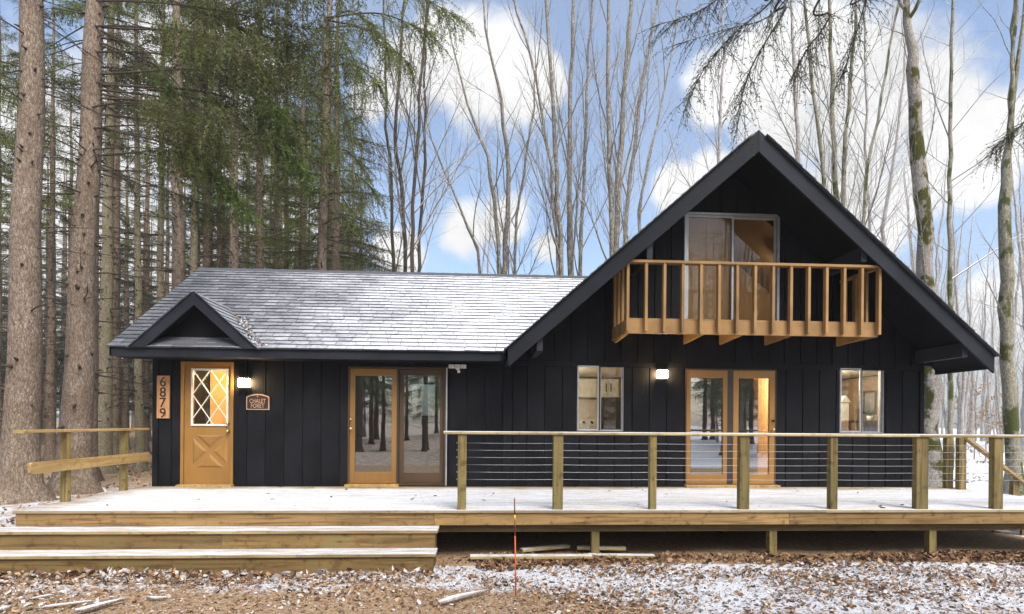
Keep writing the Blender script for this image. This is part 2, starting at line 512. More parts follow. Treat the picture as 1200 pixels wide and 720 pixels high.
M = {}
M['siding'] = painted('black siding', (.0086, .0090, .0112), .4, 2, .68, .8, .12, .09)
M['sheath'] = flat('black sheathing', (.006, .006, .008), .9)
M['fascia'] = painted('charcoal fascia', (.017, .0195, .025), .25, 0, .62, .3, .14)
M['soffit'] = painted('black soffit', (.008, .0085, .011), .2, 1, .7, .2, .1)
M['beam'] = painted('grey beam', (.028, .031, .038), .2, 1, .6, .2, .14)
M['ochre'] = painted('ochre paint', (.255, .130, .032), .10, 2, .45, .12, .45)
M['ochre_dark'] = painted('brown paint', (.06, .034, .016), .15, 2, .45, .12, .45)
M['balcony'] = painted('amber wood stain', (.30, .175, .066), .22, 0, .55, .3)
M['balcony_v'] = painted('amber wood stain upright', (.285, .166, .063), .22, 2, .55, .3)
LUM, LUMD, LUMG = (.40, .285, .115), (.20, .125, .048), (.26, .235, .095)
M['fascia_wood'] = lumber('treated fascia lumber', (.37, .235, .095), (.13, .068, .024), 0)
M['riser_wood'] = lumber('treated riser lumber', (.25, .16, .062), (.095, .055, .022), 0, green=(.17, .14, .055))
M['tread_wood'] = lumber('snowy tread lumber', (.38, .29, .15), (.20, .13, .06), 0, step_snow)
M['deck_wood'] = lumber('snow dusted deck lumber', (.40, .315, .20), (.23, .17, .10), 0, deck_snow)
M['post_wood'] = lumber('treated post lumber', (.27, .205, .082), (.10, .068, .026), 2, green=(.16, .15, .055))
M['rail_wood'] = lumber('treated rail lumber', (.52, .43, .24), (.30, .22, .10), 0, rail_snow)
M['side_rail'] = lumber('treated side rail lumber', (.47, .325, .14), (.27, .165, .06), 1)
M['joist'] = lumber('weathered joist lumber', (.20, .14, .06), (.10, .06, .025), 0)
M['loose_wood'] = lumber('loose plank lumber', (.5, .4, .2), (.3, .2, .09), 0, rail_snow)
M['sign_wood'] = lumber('sign cedar', (.50, .27, .13), (.33, .16, .07), 2)
M['sign_brown'] = flat('sign brown', (.045, .018, .010), .5)
M['sign_cream'] = flat('sign lettering', (.55, .36, .25), .5)
M['digit'] = flat('black digit', (.02, .01, .008), .4)
M['white'] = flat('white paint', (.72, .70, .64), .45)
M['alu'] = flat('mill aluminium', (.40, .41, .42), .42, .5)
M['alu_dark'] = flat('bronze aluminium', (.05, .042, .038), .45, .3)
M['brass'] = flat('satin brass', (.75, .6, .35), .3, .9)
M['dark_metal'] = flat('dark metal', (.03, .028, .026), .45, .6)
M['steel'] = flat('steel cable', (.42, .43, .45), .4, .85)
M['glass'] = glass('window glass', (.84, .86, .85), .5)
M['glass_low'] = glass('window glass clear', (.9, .92, .92), .55)
M['glass_strong'] = glass('patio glass', (.66, .68, .66), 3.3)
M['glass_up'] = glass('balcony door glass', (.88, .88, .86), .22)
M['lamp_white'] = flat('lit opal glass', (.9, .88, .8), .4, emit=(1, .68, .34), strength=90.0)
M['plastic'] = flat('white plastic', (.75, .75, .73), .4)
M['orange'] = flat('orange fibreglass', (.62, .10, .025), .4)
M['dark_red'] = flat('dark red fibreglass', (.20, .035, .03), .4)
M['yellow'] = flat('yellow tape', (.75, .5, .06), .4)
M['int_wall'] = painted('interior plaster', (.55, .48, .38), .05, 2, .8, .05)
M['int_warm'] = painted('interior pine', (.58, .36, .14), .1, 2, .6, .1)
M['int_tan'] = painted('upstairs plaster', (.30, .205, .12), .08, 2, .8, .1)
M['int_floor'] = lumber('interior floor', (.22, .13, .06), (.12, .07, .03), 0)
M['cabinet'] = flat('cream cabinet', (.68, .64, .54), .45)
M['appliance'] = flat('stove enamel', (.45, .44, .41), .3)
M['couch'] = flat('dark couch fabric', (.045, .038, .036), .95)
M['blind'] = painted('tan blind', (.40, .255, .13), .1, 2, .85, .2, .1)
M['bulb'] = flat('lit globe', (.9, .85, .7), .4, emit=(1, .74, .4), strength=22.0)
M['paper'] = flat('framed print', (.30, .27, .21), .6)
M['plant'] = flat('plant leaf', (.05, .09, .035), .6)

def roof_mat(name, snow_lo, snow_hi, x0, x1):
    t = NT(name); p = t.pos(); x, y, z = t.sep(p)
    v = t.voro(t.mapping(p, (3.3, 3.3, 7)), 1.0, out='Color')
    tv = t.attr('tint')
    c = t.mix(tv, (.040, .043, .052), (.075, .08, .095))
    c = t.mix(t.rng(t.noise(p, 60, 3, .7), .4, .7, 0, .5), c, (.12, .125, .14))
    n1 = t.noise(p, 1.1, 5, .6); n2 = t.noise(t.mapping(p, (10, 22, 22)), 1.0, 6, .75); n3 = t.noise(p, 60, 4, .8)
    amt = t.rng(x, x0, x1, snow_lo, snow_hi, False)
    k = t.math('ADD', t.math('ADD', t.math('MULTIPLY', n1, .30), t.math('MULTIPLY', n2, .45)), t.math('MULTIPLY', n3, .5))
    k = t.math('ADD', k, amt)
    k = t.math('ADD', k, t.math('MULTIPLY', t.math('SUBTRACT', tv, .5), .07))
    m = t.math('MULTIPLY', t.rng(k, .50, 1.06, .04, .90), t.rng(t.normal_z(), .35, .7))
    c = t.mix(m, c, (.80, .82, .86))
    t.color(c).set(Roughness=.9, Specular_IOR_Level=.2); t.bump(n3, .5, .006)
    return t.m
M['shingle'] = roof_mat('snow dusted shingle', -.08, .30, -5.5, .2)
M['shingle_dark'] = roof_mat('dark shingle', -.7, -.7, -5, 5)
M['debris'] = flat('valley leaf debris', (.26, .19, .13), .9)

M['bark_spruce'] = bark('spruce bark', (.245, .19, .145), (.115, .08, .057), (.38, .32, .26), 1.0, bumpd=.03)
M['bark_spruce_far'] = bark('spruce bark far', (.20, .15, .11), (.10, .07, .048), (.31, .26, .20), 1.0)
M['bark_pale'] = bark('pale olive bark', (.30, .26, .17), (.17, .14, .085), (.42, .39, .29), 1.3)
M['dead_limb'] = bark('dead limb bark', (.095, .075, .058), (.05, .038, .03), (.16, .14, .115), 2.0)
M['bark_bare'] = bark('grey bark', (.255, .23, .185), (.10, .085, .065), (.50, .48, .43), .8, snow=.9, bumpd=.012)
M['bark_moss'] = bark('mossy bark', (.34, .31, .27), (.18, .15, .12), (.5, .48, .44), 1.4, moss=(.085, .085, .018), snow=.45)
M['bark_olive'] = bark('olive bark', (.28, .26, .19), (.15, .13, .085), (.42, .40, .33), 1.2, moss=(.09, .10, .03), snow=.5)
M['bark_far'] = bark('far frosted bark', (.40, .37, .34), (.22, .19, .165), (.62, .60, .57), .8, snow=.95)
M['needle'] = needles('spruce needles', (.158, .18, .054), (.21, .28, .06), (.115, .102, .05), .3)
M['needle_bright'] = needles('young spruce needles', (.15, .23, .045), (.22, .34, .055), (.10, .14, .04), .15)
M['needle_frost'] = needles('frosted needles', (.065, .105, .052), (.11, .16, .075), (.05, .062, .036), .9)
M['hemlock'] = needles('hemlock needles', (.10, .12, .07), (.15, .17, .09), (.065, .07, .045), .6)

def ground_mat():
    t = NT('woodland floor'); p = t.pos(); x, y, z = t.sep(p)
    n1 = t.noise(p, .55, 5, .6); n2 = t.noise(p, 3.1, 6, .65); n3 = t.noise(p, 19, 5, .7); n4 = t.noise(p, 70, 4, .75)
    soil = t.ramp(n3, [(.3, (.12, .065, .034)), (.47, (.31, .20, .108)), (.66, (.53, .40, .26))])
    need = t.noise(t.mapping(p, (46, 13, 20)), 1.0, 5, .7, 1.2)
    soil = t.mix(t.rng(need, .45, .68, 0, .65), soil, (.48, .31, .145))
    grit = t.voro(p, 75, out='Color')
    soil = t.mix(.25, soil, t.mix(.75, grit, (.32, .2, .12)), 'MIX')
    soil = t.mix(t.rng(n4, .55, .75, 0, .5), soil, (.075, .05, .035))
    # snow: thin and patchy on the drive in front of the steps, deeper among the leaves and in the woods
    yy = t.math('ADD', t.math('ADD', y, t.rng(x, .5, 3.0, 0, .55)), t.math('MULTIPLY', t.math('SUBTRACT', n1, .5), 1.6))
    zone = t.math('ADD', t.rng(yy, -4.75, -3.7, -.34, .04), t.rng(x, -1.5, 2.2, 0, .17))
    zone = t.math('ADD', zone, t.math('MULTIPLY', t.rng(y, 2, 10, 0, 1), t.rng(x, -6, 4, -.16, .12)))
    zone = t.math('ADD', zone, t.rng(y, -14, -11, .32, 0))
    under = t.math('MULTIPLY', t.rng(y, -3.05, -2.7, 0, 1), t.rng(y, .2, .6, 1, 0))
    under = t.math('MULTIPLY', under, t.math('MULTIPLY', t.rng(x, -6.2, -5.7, 0, 1), t.rng(x, 8.1, 8.5, 1, 0)))
    k = t.math('ADD', t.math('ADD', t.math('MULTIPLY', n2, .56), t.math('MULTIPLY', n3, .32)), t.math('MULTIPLY', n4, .22))
    k = t.math('SUBTRACT', t.math('ADD', k, zone), under)
    m = t.rng(k, .48, .68, 0, .90)
    c = t.mix(m, soil, (.70, .73, .78))
    t.color(c).set(Roughness=.95, Specular_IOR_Level=.15)
    t.bump(t.math('ADD', t.math('MULTIPLY', n3, .8), t.math('MULTIPLY', n4, .5)), .9, .03)
    return t.m
M['ground'] = ground_mat()

def leaf_mat():
    t = NT('fallen leaf'); a = t.attr('tint')
    c = t.ramp(a, [(.0, (.055, .03, .018)), (.22, (.14, .078, .042)), (.42, (.26, .15, .078)), (.6, (.38, .255, .15)),
                   (.72, (.52, .40, .28)), (.80, (.46, .42, .39)), (1.0, (.62, .63, .66))])
    c = t.mix(t.rng(t.noise(t.pos(), 55, 3), .5, .7, 0, .45), c, t.mix(.6, c, (.10, .06, .04)))
    t.color(c).set(Roughness=.75, Specular_IOR_Level=.25)
    return t.m
M['leaf'] = leaf_mat()
M['stick'] = bark('bleached stick', (.46, .42, .38), (.28, .24, .2), (.66, .64, .62), 2.5, snow=.6)
M['root'] = bark('grey root', (.30, .27, .24), (.16, .13, .11), (.46, .44, .41), 2.0, snow=.9)

# ------------------------------------------------------------------ the house
DZ = 0.61                                   # deck top above the ground
XL, XR = px_x(180), px_x(1081)
YB = 7.6                                    # back of the gabled block
YRK = -1.1                                  # plane of the gable's bargeboards
apex = on_y(888, 152, YRK); tipL = on_y(595, 411, YRK); tipR = on_y(1166, 413, YRK)
XA, ZA = (tipL.x + tipR.x) / 2, apex.z
SA = ((ZA - tipL.z) / (XA - tipL.x) + (ZA - tipR.z) / (tipR.x - XA)) / 2
HALF = (tipR.x - tipL.x) / 2
def za(x): return ZA - SA * abs(x - XA)     # outer face of the gable roof
def xa_left(z): return XA - (ZA - z) / SA
BARGE = .31
XP = px_x(604)                              # partition between wing and gabled block
# wing roof
YE, YRG = -.5, 2.45
eL = on_y(131, 408, YE); eR = on_y(594, 413, YE); ZE = (eL.z + eR.z) / 2 + .02
rL = on_y(232, 316, YRG); ZR = rL.z
XWL = (eL.x + rL.x) / 2
SW = (ZR - ZE) / (YRG - YE)
YWB = 2 * YRG                                # back wall of the wing
print('HOUSE XL %.2f XR %.2f XA %.2f ZA %.2f SA %.2f HALF %.2f tip z %.2f %.2f | ZE %.2f ZR %.2f SW %.2f XWL %.2f %.2f' % (XL, XR, XA, ZA, SA, HALF, tipL.z, tipR.z, ZE, ZR, SW, eL.x, rL.x))

house = thing('chalet_house', ((XL + XR) / 2, 3, 0), 'black board-sided chalet with a steep front gable and a low snow-dusted side wing', 'house')

def rect(x0, x1, y0, y1, Y=0.0):
    xm, ym = (x0 + x1) / 2, (y0 + y1) / 2
    return (px_x(x0, Y, ym), px_x(x1, Y, ym), px_z(xm, y1, Y), px_z(xm, y0, Y))   # x0 x1 z0 z1
O_entry = rect(212.5, 274, 424.5, 568.5)
O_slide = rect(408, 522.5, 430.5, 567)
O_kit = rect(676, 730, 428.5, 505.5)
O_patio = rect(802.5, 908.5, 433, 566)
O_rwin = rect(983, 1034, 431.5, 507.5)
O_up = rect(801, 912, 251, 393)
O_entry, O_slide, O_patio = [(a, b, DZ + .02, d) for a, b, c, d in (O_entry, O_slide, O_patio)]
openings = [O_entry, O_slide, O_kit, O_patio, O_rwin, O_up]
print('OPENINGS', [tuple(round(q, 2) for q in o) for o in openings])
ZBAND0, ZBAND1 = px_z(840, 432.5), px_z(840, 426)

def wall_top(x):
    """underside of the roof over the front wall"""
    t = ZE + SW * (0 - YE) - .20 if x < xa_left(ZE + .3) else -1
    return max(t, za(x) - .17) if x > XP - 1.5 and za(x) - .17 > 2.2 else t

def cells(edges, z0, topf, ops):
    """vertical strips between x edges, cut round the openings: yields (xa, xb, zlo, ztop_a, ztop_b)"""
    for a, b in zip(edges[:-1], edges[1:]):
        if b - a < .006: continue
        m = (a + b) / 2
        lo = z0
        for o in sorted([o for o in ops if o[0] < m < o[1]], key=lambda o: o[2]):
            if o[2] - lo > .01: yield (a, b, lo, o[2], o[2])
            lo = o[3]
        ta, tb = topf(a + .001), topf(b - .001)
        if min(ta, tb) - lo > .01 or max(ta, tb) - lo > .05: yield (a, b, lo, max(ta, lo + .002), max(tb, lo + .002))

# sheathing behind the boards
mb = MB()
ed = sorted(set([XL, XR, XA, XP, xa_left(ZE + .3)] + [v for o in openings for v in o[:2]] + list(np.arange(XL, XR, .5))))
for a, b, lo, ta, tb in cells(ed, .12, wall_top, openings):
    mb.prism_y([(a, lo), (b, lo), (b, tb), (a, ta)], 0.0, .12)
front_wall = mb.build('front_wall', M['sheath'], house)

def siding(ops, z0, topf, x0, x1, pitch, phase, proud, gap=.020, zcap=None):
    n = int((x1 - x0) / pitch) + 2
    grid = [x0] + [x for x in (x0 + phase + i * pitch for i in range(n)) if x0 + .02 < x < x1 - .02] + [x1]
    for ga, gb in zip(grid[:-1], grid[1:]):
        a, b = ga + gap / 2, gb - gap / 2
        cuts = sorted({a, b} | {v for o in ops for v in o[:2] if a + .004 < v < b - .004})
        for q in cells(cuts, z0, topf, ops):
            xa, xb, lo, ta, tb = q
            if zcap is not None: ta, tb = min(ta, zcap), min(tb, zcap)
            if ta - lo < .01 and tb - lo < .01: continue
            if xb - xa < .02: continue
            pts = [(xa, lo), (xb, lo), (xb, tb), (xa, ta)]
            if xa < XA < xb and ta > topf(xa) - .02: pts = [(xa, lo), (xb, lo), (xb, tb), (XA, topf(XA)), (xa, ta)]
            MB().prism_y(pts, -proud, -.001).build('siding_board', M['siding'], front_wall)
trim = .045
ops_t = [(o[0] - trim * .2, o[1] + trim * .2, o[2], o[3] + .01) for o in openings]
siding(ops_t, .16, wall_top, XL + .09, XP - .05, .302, .21, .024, zcap=2.93)
siding(ops_t, .16, lambda x: ZBAND0, XP - .05, XR - .07, .302, .24, .024)
siding(ops_t, ZBAND1, wall_top, xa_left(ZBAND1 + .2), 2 * XA - xa_left(ZBAND1 + .2), .288, .13, .030)
MB().box(XP - .3, XR, -.034, -.001, ZBAND0 + .003, ZBAND1 - .003).build('band_board', M['siding'], front_wall)
MB().box(XL - .002, XL + .085, -.036, -.001, .14, 2.93).build('corner_board', M['siding'], front_wall)
MB().box(XR - .065, XR + .002, -.036, -.001, .14, ZBAND0).build('corner_board', M['siding'], front_wall)

# other outer walls
MB().box(XL, XL + .12, .121, YWB, .12, 2.95).build('side_wall', M['siding'], house)
MB().box(XR - .12, XR, .121, YB, .12, za(XR) - .18).build('side_wall', M['siding'], house)
bw = (px_x(474, YWB, 470), px_x(512, YWB, 470), px_z(490, 489, YWB), px_z(490, 449, YWB))      # window in the back wall
mb = MB()
mb.box(XL + .121, bw[0], YWB - .12, YWB, .12, 2.95).box(bw[1], XP + 1.2, YWB - .12, YWB, .12, 2.95)
mb.box(bw[0], bw[1], YWB - .12, YWB, .12, bw[2]).box(bw[0], bw[1], YWB - .12, YWB, bw[3], 2.95)
mb.build('back_wall', M['int_wall'], house)
xg = xa_left(2.9) + .25
MB().prism_y([(XP + .06, .12), (XR - .121, .12), (XR - .121, za(XR) - .18), (XA, ZA - .2), (xg, za(xg) - .2), (XP + .06, 2.6)], YB - .12, YB).build('back_wall', M['int_wall'], house)
MB().prism_x([(YRG * 2, 2.95), (.05, 2.95), (YRG, ZR - .25)], XL + .02, XL + .1).build('gable_wall', M['siding'], house)
# foundation
MB().box(XL + .05, XR - .05, .03, .2, -.05, .155).build('foundation', M['sheath'], house)

# --- gable roof
slabs = MB()
T = .16
for sgn in (-1, 1):
    xt = XA + sgn * HALF
    slabs.prism_y([(XA, ZA), (XA, ZA - T - .02), (xt, za(xt) - T), (xt, za(xt))][::(1 if sgn < 0 else -1)], YRK + .045, .11)
    xb = XR + .10 if sgn > 0 else xa_left(2.98)
    slabs.prism_y([(XA, ZA), (XA, ZA - T - .02), (xb, za(xb) - T), (xb, za(xb))][::(1 if sgn < 0 else -1)], .111, YB + .5)
gr = slabs.build('gable_roof', M['soffit'], house)
for sgn in (-1, 1):
    xt = XA + sgn * HALF
    cut = .05
    poly = [(XA, ZA), (XA, ZA - BARGE - .03), (xt - sgn * cut * .2, za(xt) - BARGE + .02), (xt, za(xt))]
    MB().prism_y(poly if sgn < 0 else poly[::-1], YRK, YRK + .042).build('bargeboard', M['fascia'], gr, .004)
    # eave board closing the foot of the overhang
    MB().prism_y([(xt, za(xt)), (xt - sgn * .03, za(xt) - .0), (xt - sgn * .03, za(xt) - .22), (xt, za(xt) - .22)][::(1 if sgn < 0 else -1)], YRK + .044, .10).build('eave_board', M['fascia'], gr)
    # shingle courses on the steep slopes, lapping past the bargeboards
    vs, fs, tn = [], [], []
    L = HALF * math.sqrt(1 + SA * SA); ex = .145; rows = int(L / ex)
    ct, st = 1 / math.sqrt(1 + SA * SA), SA / math.sqrt(1 + SA * SA)
    rng = random.Random(5 + sgn)
    for i in range(rows):
        s0, s1 = L + .05 - i * ex, L + .05 - (i + 1) * ex - .02
        y = YRK - .05 - rng.random() * .012
        while y < YB + .5:
            w = .30 + rng.random() * .05
            y1 = min(y + w - .006, YB + .5)
            if s0 * ct > XR + .12 - XA and y1 > .12 and sgn > 0: break
            if sgn < 0 and y > .12 and za(XA - s0 * ct) < 3.0: break
            base = len(vs)
            for (s, h) in ((s0, .024), (s1, .011), (s0, .004), (s1, .004)):
                for yy in (y, y1):
                    vs.append((XA + sgn * (s * ct + h * st), yy, ZA - s * st + h * ct))
            q = [(0, 1, 3, 2), (4, 6, 7, 5), (0, 4, 5, 1), (0, 2, 6, 4), (1, 5, 7, 3)]
            fs += [tuple(base + k for k in (f if sgn < 0 else f[::-1])) for f in q]
            tn += [rng.random()] * 8
            y += w
    o0 = origin(house)
    me = np_mesh('shingles', np.array(vs) - np.array(o0), fs, tint=tn)
    tag(mesh_obj('shingles', me, house, M['shingle_dark']), kind='stuff')
# purlin beams carrying the overhang, from the wall out to the bargeboards
for x0, x1, yt, yb in ((629, 636, 391, 411.5), (758, 764.5, 280, 304), (1009, 1015.5, 284, 307), (1127, 1133.5, 398, 418.5)):
    a = on_y((x0 + x1) / 2, yb, YRK + .07)
    w = (px_x(x1, YRK + .07) - px_x(x0, YRK + .07))
    MB().box(a.x - w / 2, a.x + w / 2, YRK + .06, 0, a.z, min(za(a.x - w / 2), za(a.x + w / 2)) - T - .004).build('purlin_beam', M['beam'], gr)

# --- wing roof: slab, ridge cap, fascia and single shingles
def valley_x(z): return xa_left(z) - .02
mb = MB()
th = .15
def slab(y0, z0, y1, z1, xl, xr0, xr1):
    mb.add([(xl, y0, z0), (xr0, y0, z0), (xr1, y1, z1), (xl, y1, z1), (xl, y0, z0 - th), (xr0, y0, z0 - th), (xr1, y1, z1 - th), (xl, y1, z1 - th)],
           [(0, 1, 2, 3), (7, 6, 5, 4), (4, 5, 1, 0), (5, 6, 2, 1), (6, 7, 3, 2), (7, 4, 0, 3)])
slab(YE + .03, ZE, YRG, ZR, XWL + .03, valley_x(ZE), valley_x(ZR))
slab(YRG, ZR, 2 * YRG - YE, ZE, XWL + .03, valley_x(ZR), valley_x(ZE))
wr = mb.build('wing_roof', M['soffit'], house)
zf0 = ZE - .155
MB().box(XWL, valley_x(ZE) + .1, YE, YE + .028, zf0, ZE - .003).build('fascia_board', M['fascia'], wr)
MB().box(XWL + .02, valley_x(ZE) + .1, YE + .03, -.04, zf0 + .005, zf0 + .02).build('soffit_board', M['soffit'], wr)
for s in (-1, 1):
    ya = YRG + s * (YRG - YE)
    mb = MB(); p = [(ya, ZE - .14), (ya, ZE), (YRG, ZR), (YRG, ZR - .17)]
    mb.prism_x(p if s > 0 else p[::-1], XWL, XWL + .028); mb.build('rake_board', M['fascia'], wr)
def shingle_slope(y0, z0, y1, z1, xl, xr_of_z, rng, mat, tabw=.26, ex=.142):
    L = math.hypot(y1 - y0, z1 - z0); uy, uz = (y1 - y0) / L, (z1 - z0) / L
    ny, nz = (-uz, uy) if uy > 0 else (uz, -uy)
    vs, fs, tn = [], [], []
    rows = int(L / ex) + 1
    for i in range(rows):
        s0, s1 = i * ex - .03, min((i + 1) * ex + .01, L)
        x = xl - .02 - rng.random() * tabw * .6
        xr = xr_of_z(z0 + uz * s0)
        while x < xr:
            w = tabw * (.75 + .5 * rng.random())
            a, b = max(x, xl - .02), min(x + w - .007, xr)
            x += w
            if b - a < .02: continue
            jag = rng.random() * .012; base = len(vs)
            for (s, h) in ((s0 - jag, .027 + rng.random() * .005), (s1, .008), (s0 - jag, .002), (s1, .002)):
                for xx in (a, b):
                    vs.append((xx, y0 + uy * s + ny * h, z0 + uz * s + nz * h))
            q = [(0, 1, 3, 2), (4, 6, 7, 5), (0, 4, 5, 1), (0, 2, 6, 4), (1, 5, 7, 3)]
            fs += [tuple(base + k for k in (f if uy > 0 else f[::-1])) for f in q]
            tn += [rng.random()] * 8
    me = np_mesh('shingles', np.array(vs) - np.array(origin(house)), fs, tint=tn)
    return tag(mesh_obj('shingles', me, house, mat), kind='stuff')
shingle_slope(YE, ZE, YRG, ZR, XWL, valley_x, random.Random(2), M['shingle'])
shingle_slope(2 * YRG - YE, ZE, YRG, ZR, XWL, valley_x, random.Random(3), M['shingle'])
mb = MB(); x = XWL - .02
rng = random.Random(8)
while x < valley_x(ZR) - .02:
    x1 = min(x + .29, valley_x(ZR))
    mb.add([(x, YRG - .13, ZR - .06), (x1, YRG - .13, ZR - .066), (x1, YRG, ZR + .038), (x, YRG, ZR + .045), (x, YRG + .13, ZR - .06), (x1, YRG + .13, ZR - .066)],
           [(0, 1, 2, 3), (3, 2, 5, 4), (0, 3, 4), (1, 5, 2)])
    x += .275
mb.build('ridge_cap', M['shingle_dark'], wr)

# --- small entrance gable on the wing
dap = on_y(227.5, 341.5, YE - .04); dl = on_y(152.5, 406, YE - .04); dr = on_y(304, 406, YE - .04)
XD, ZD, DH = dap.x, dap.z, (dr.x - dl.x) / 2
SD = (ZD - ZE + .02) / DH
YV = YE + (ZD - ZE) / SW
def chev(t0, t1, y0, y1, name, mat, parent, bev=0):
    """inverted V between vertical offsets t0 (outer) and t1 below the outer line"""
    mb = MB(); zb = ZE - .02
    for s in (-1, 1):
        xo = XD + s * (ZD - t0 - zb) / SD; xi = XD + s * (ZD - t1 - zb) / SD
        p = [(XD, ZD - t0), (XD, ZD - t1), (xi, zb), (xo, zb)]
        mb.prism_y(p if s < 0 else p[::-1], y0, y1)
    return mb.build(name, mat, parent, bev)
dorm = chev(.03, .15, YE - .005, YV, 'entrance_gable', M['soffit'], house)
chev(0, .215, YE - .05, YE - .006, 'gable_trim', M['fascia'], dorm, .003)
MB().prism_y([(XD - DH + .1, ZE - .02), (XD + DH - .1, ZE - .02), (XD, ZD - .16)], -.26, -.22).build('gable_panel', M['siding'], dorm)
mb = MB()
p0 = (YE - .004, ZE + .034); p1 = (-.262, ZE + .034 + SW * .236)
mb.add([(XD - DH + .22, p0[0], p0[1]), (XD + DH - .22, p0[0], p0[1]), (XD + DH - .40, p1[0], p1[1]), (XD - DH + .40, p1[0], p1[1])], [(0, 1, 2, 3)])
mb.build('pent_shingles', M['shingle_dark'], dorm)
rng = random.Random(4)
for s in (-1, 1):
    Ld = DH * math.sqrt(1 + SD * SD); ct, st = 1 / math.sqrt(1 + SD * SD), SD / math.sqrt(1 + SD * SD)
    vs, fs, tn = [], [], []
    for i in range(int(Ld / .13) + 1):
        s0, s1 = Ld + .02 - i * .13, Ld + .02 - (i + 1) * .13 - .012
        if s0 < .05: break
        yv = YE + (ZD - max(s1, 0) * st - ZE) / SW + .05
        y = YE - .07 - rng.random() * .02
        while y < yv:
            w = .24 + .12 * rng.random(); y1 = min(y + w - .006, yv); base = len(vs)
            for (q, h) in ((s0, .022), (max(s1, 0), .008), (s0, .002), (max(s1, 0), .002)):
                for yy in (y, y1): vs.append((XD + s * (q * ct + h * st), yy, ZD - q * st + h * ct))
            for f in [(0, 1, 3, 2), (4, 6, 7, 5), (0, 4, 5, 1), (0, 2, 6, 4), (1, 5, 7, 3)]:
                fs.append(tuple(base + k for k in (f if s < 0 else f[::-1])))
            tn += [.5 + .5 * rng.random()] * 8
            y += w
    me = np_mesh('shingles', np.array(vs) - np.array(origin(house)), fs, tint=tn)
    tag(mesh_obj('shingles', me, dorm, M['shingle']), kind='stuff')

# --- entry door
def frame4(mb, x0, x1, z0, z1, w, y0, y1, wt=None, wb=None):
    wt = w if wt is None else wt; wb = w if wb is None else wb
    mb.box(x0, x0 + w, y0, y1, z0, z1); mb.box(x1 - w, x1, y0, y1, z0, z1)
    mb.box(x0 + w, x1 - w, y0, y1, z1 - wt, z1)
    if wb > 0: mb.box(x0 + w, x1 - w, y0, y1, z0, z0 + wb)
    return mb
x0, x1, z0, z1 = O_entry
frame4(MB(), x0, x1, z0, z1, .045, -.03, .11, .05, 0).build('door_frame', M['ochre'], house)
frame4(MB(), x0 + .02, x1 - .02, z0, z1 - .01, .07, .052, .09, .09, 0).build('light_leak_stop', M['ochre'], house)  # added strip behind the door, blocks entry lamp light leaking through the crack
MB().box(x0 - .02, x1 + .02, -.14, .1, z0 - .035, z0 + .012).build('threshold', M['side_rail'], house)
dx0, dx1, dz0, dz1 = x0 + .049, x1 - .049, z0 + .016, z1 - .054
g = rect(225.5, 266.5, 433.5, 498)
gx0, gx1, gz0, gz1 = g
mb = MB()
mb.box(dx0, gx0, .005, .048, dz0, dz1).box(gx1, dx1, .005, .048, dz0, dz1).box(gx0, gx1, .005, .048, dz0, gz0).box(gx0, gx1, .005, .048, gz1, dz1)
door = mb.build('entry_door', M['ochre'], house)
frame4(MB(), gx0 - .018, gx1 + .018, gz0 - .018, gz1 + .018, .03, -.012, .0045).build('window_frame', M['white'], door)
mb = MB()
hu, hv = (gx1 - gx0) / 4, (gz1 - gz0) / 4.45
def clip_line(a, b, x0, x1, z0, z1):
    t0, t1 = 0.0, 1.0
    for p, d, lo, hi in ((a[0], b[0] - a[0], x0, x1), (a[1], b[1] - a[1], z0, z1)):
        if abs(d) < 1e-9: continue
        u, w = sorted(((lo - p) / d, (hi - p) / d)); t0, t1 = max(t0, u), min(t1, w)
    if t1 - t0 < .02: return None
    f = lambda t: (a[0] + (b[0] - a[0]) * t, a[1] + (b[1] - a[1]) * t)
    return f(t0), f(t1)
for fam in (-1, 1):
    for c in range(-8, 14, 2):
        a = (gx0 + hu * (c - fam * -10), gz1 + 10 * hv); b = (gx0 + hu * (c + fam * -10), gz1 - 10 * hv)
        r = clip_line(a, b, gx0 + .012, gx1 - .012, gz0 + .012, gz1 - .012)
        if r: mb.beam((r[0][0], .0 + .002 * fam, r[0][1]), (r[1][0], .0 + .002 * fam, r[1][1]), .013, .013, (0, 1, 0))
mb.build('diamond_lattice', M['white'], door)
MB().box(gx0 + .002, gx1 - .002, .024, .028, gz0 + .002, gz1 - .002).build('pane', M['glass_low'], door)
# crossbuck panel pressed into the lower half: four raised triangles with bevelled edges
px0, px1, pz0, pz1 = rect(226, 266, 510, 548)
cxm, czm = (px0 + px1) / 2, (pz0 + pz1) / 2
def pyramid(tri, h):
    c = (sum(p[0] for p in tri) / 3, sum(p[1] for p in tri) / 3)
    inn = [(c[0] + (p[0] - c[0]) * .62, c[1] + (p[1] - c[1]) * .62) for p in tri]
    mb = MB()
    mb.add([(p[0], .005, p[1]) for p in tri] + [(p[0], .005 - h, p[1]) for p in inn], [(3, 4, 5), (0, 1, 4, 3), (1, 2, 5, 4), (2, 0, 3, 5)])
    return mb
gp = .045
for tri in ([(px0 + gp, pz1), (cxm, czm + gp), (px1 - gp, pz1)][::-1], [(px0 + gp, pz0), (px1 - gp, pz0), (cxm, czm - gp)],
            [(px0, pz0 + gp), (cxm - gp, czm), (px0, pz1 - gp)], [(px1, pz0 + gp), (px1, pz1 - gp), (cxm + gp, czm)]):
    pyramid(tri, .014).build('door_panel', M['ochre'], door)
kx = px_x(271.2)
for y, r in ((496.5, .022), (505.5, .027)):
    z = px_z(271, y)
    mb = MB(); mb.tube([(kx - .045, .004, z), (kx - .045, -.02, z), (kx - .045, -.034, z), (kx - .045, -.06, z), (kx - .045, -.07, z)], [r, r * .7, r * .5, r, r * .5], 12)
    mb.build('door_knob', M['brass'], door)

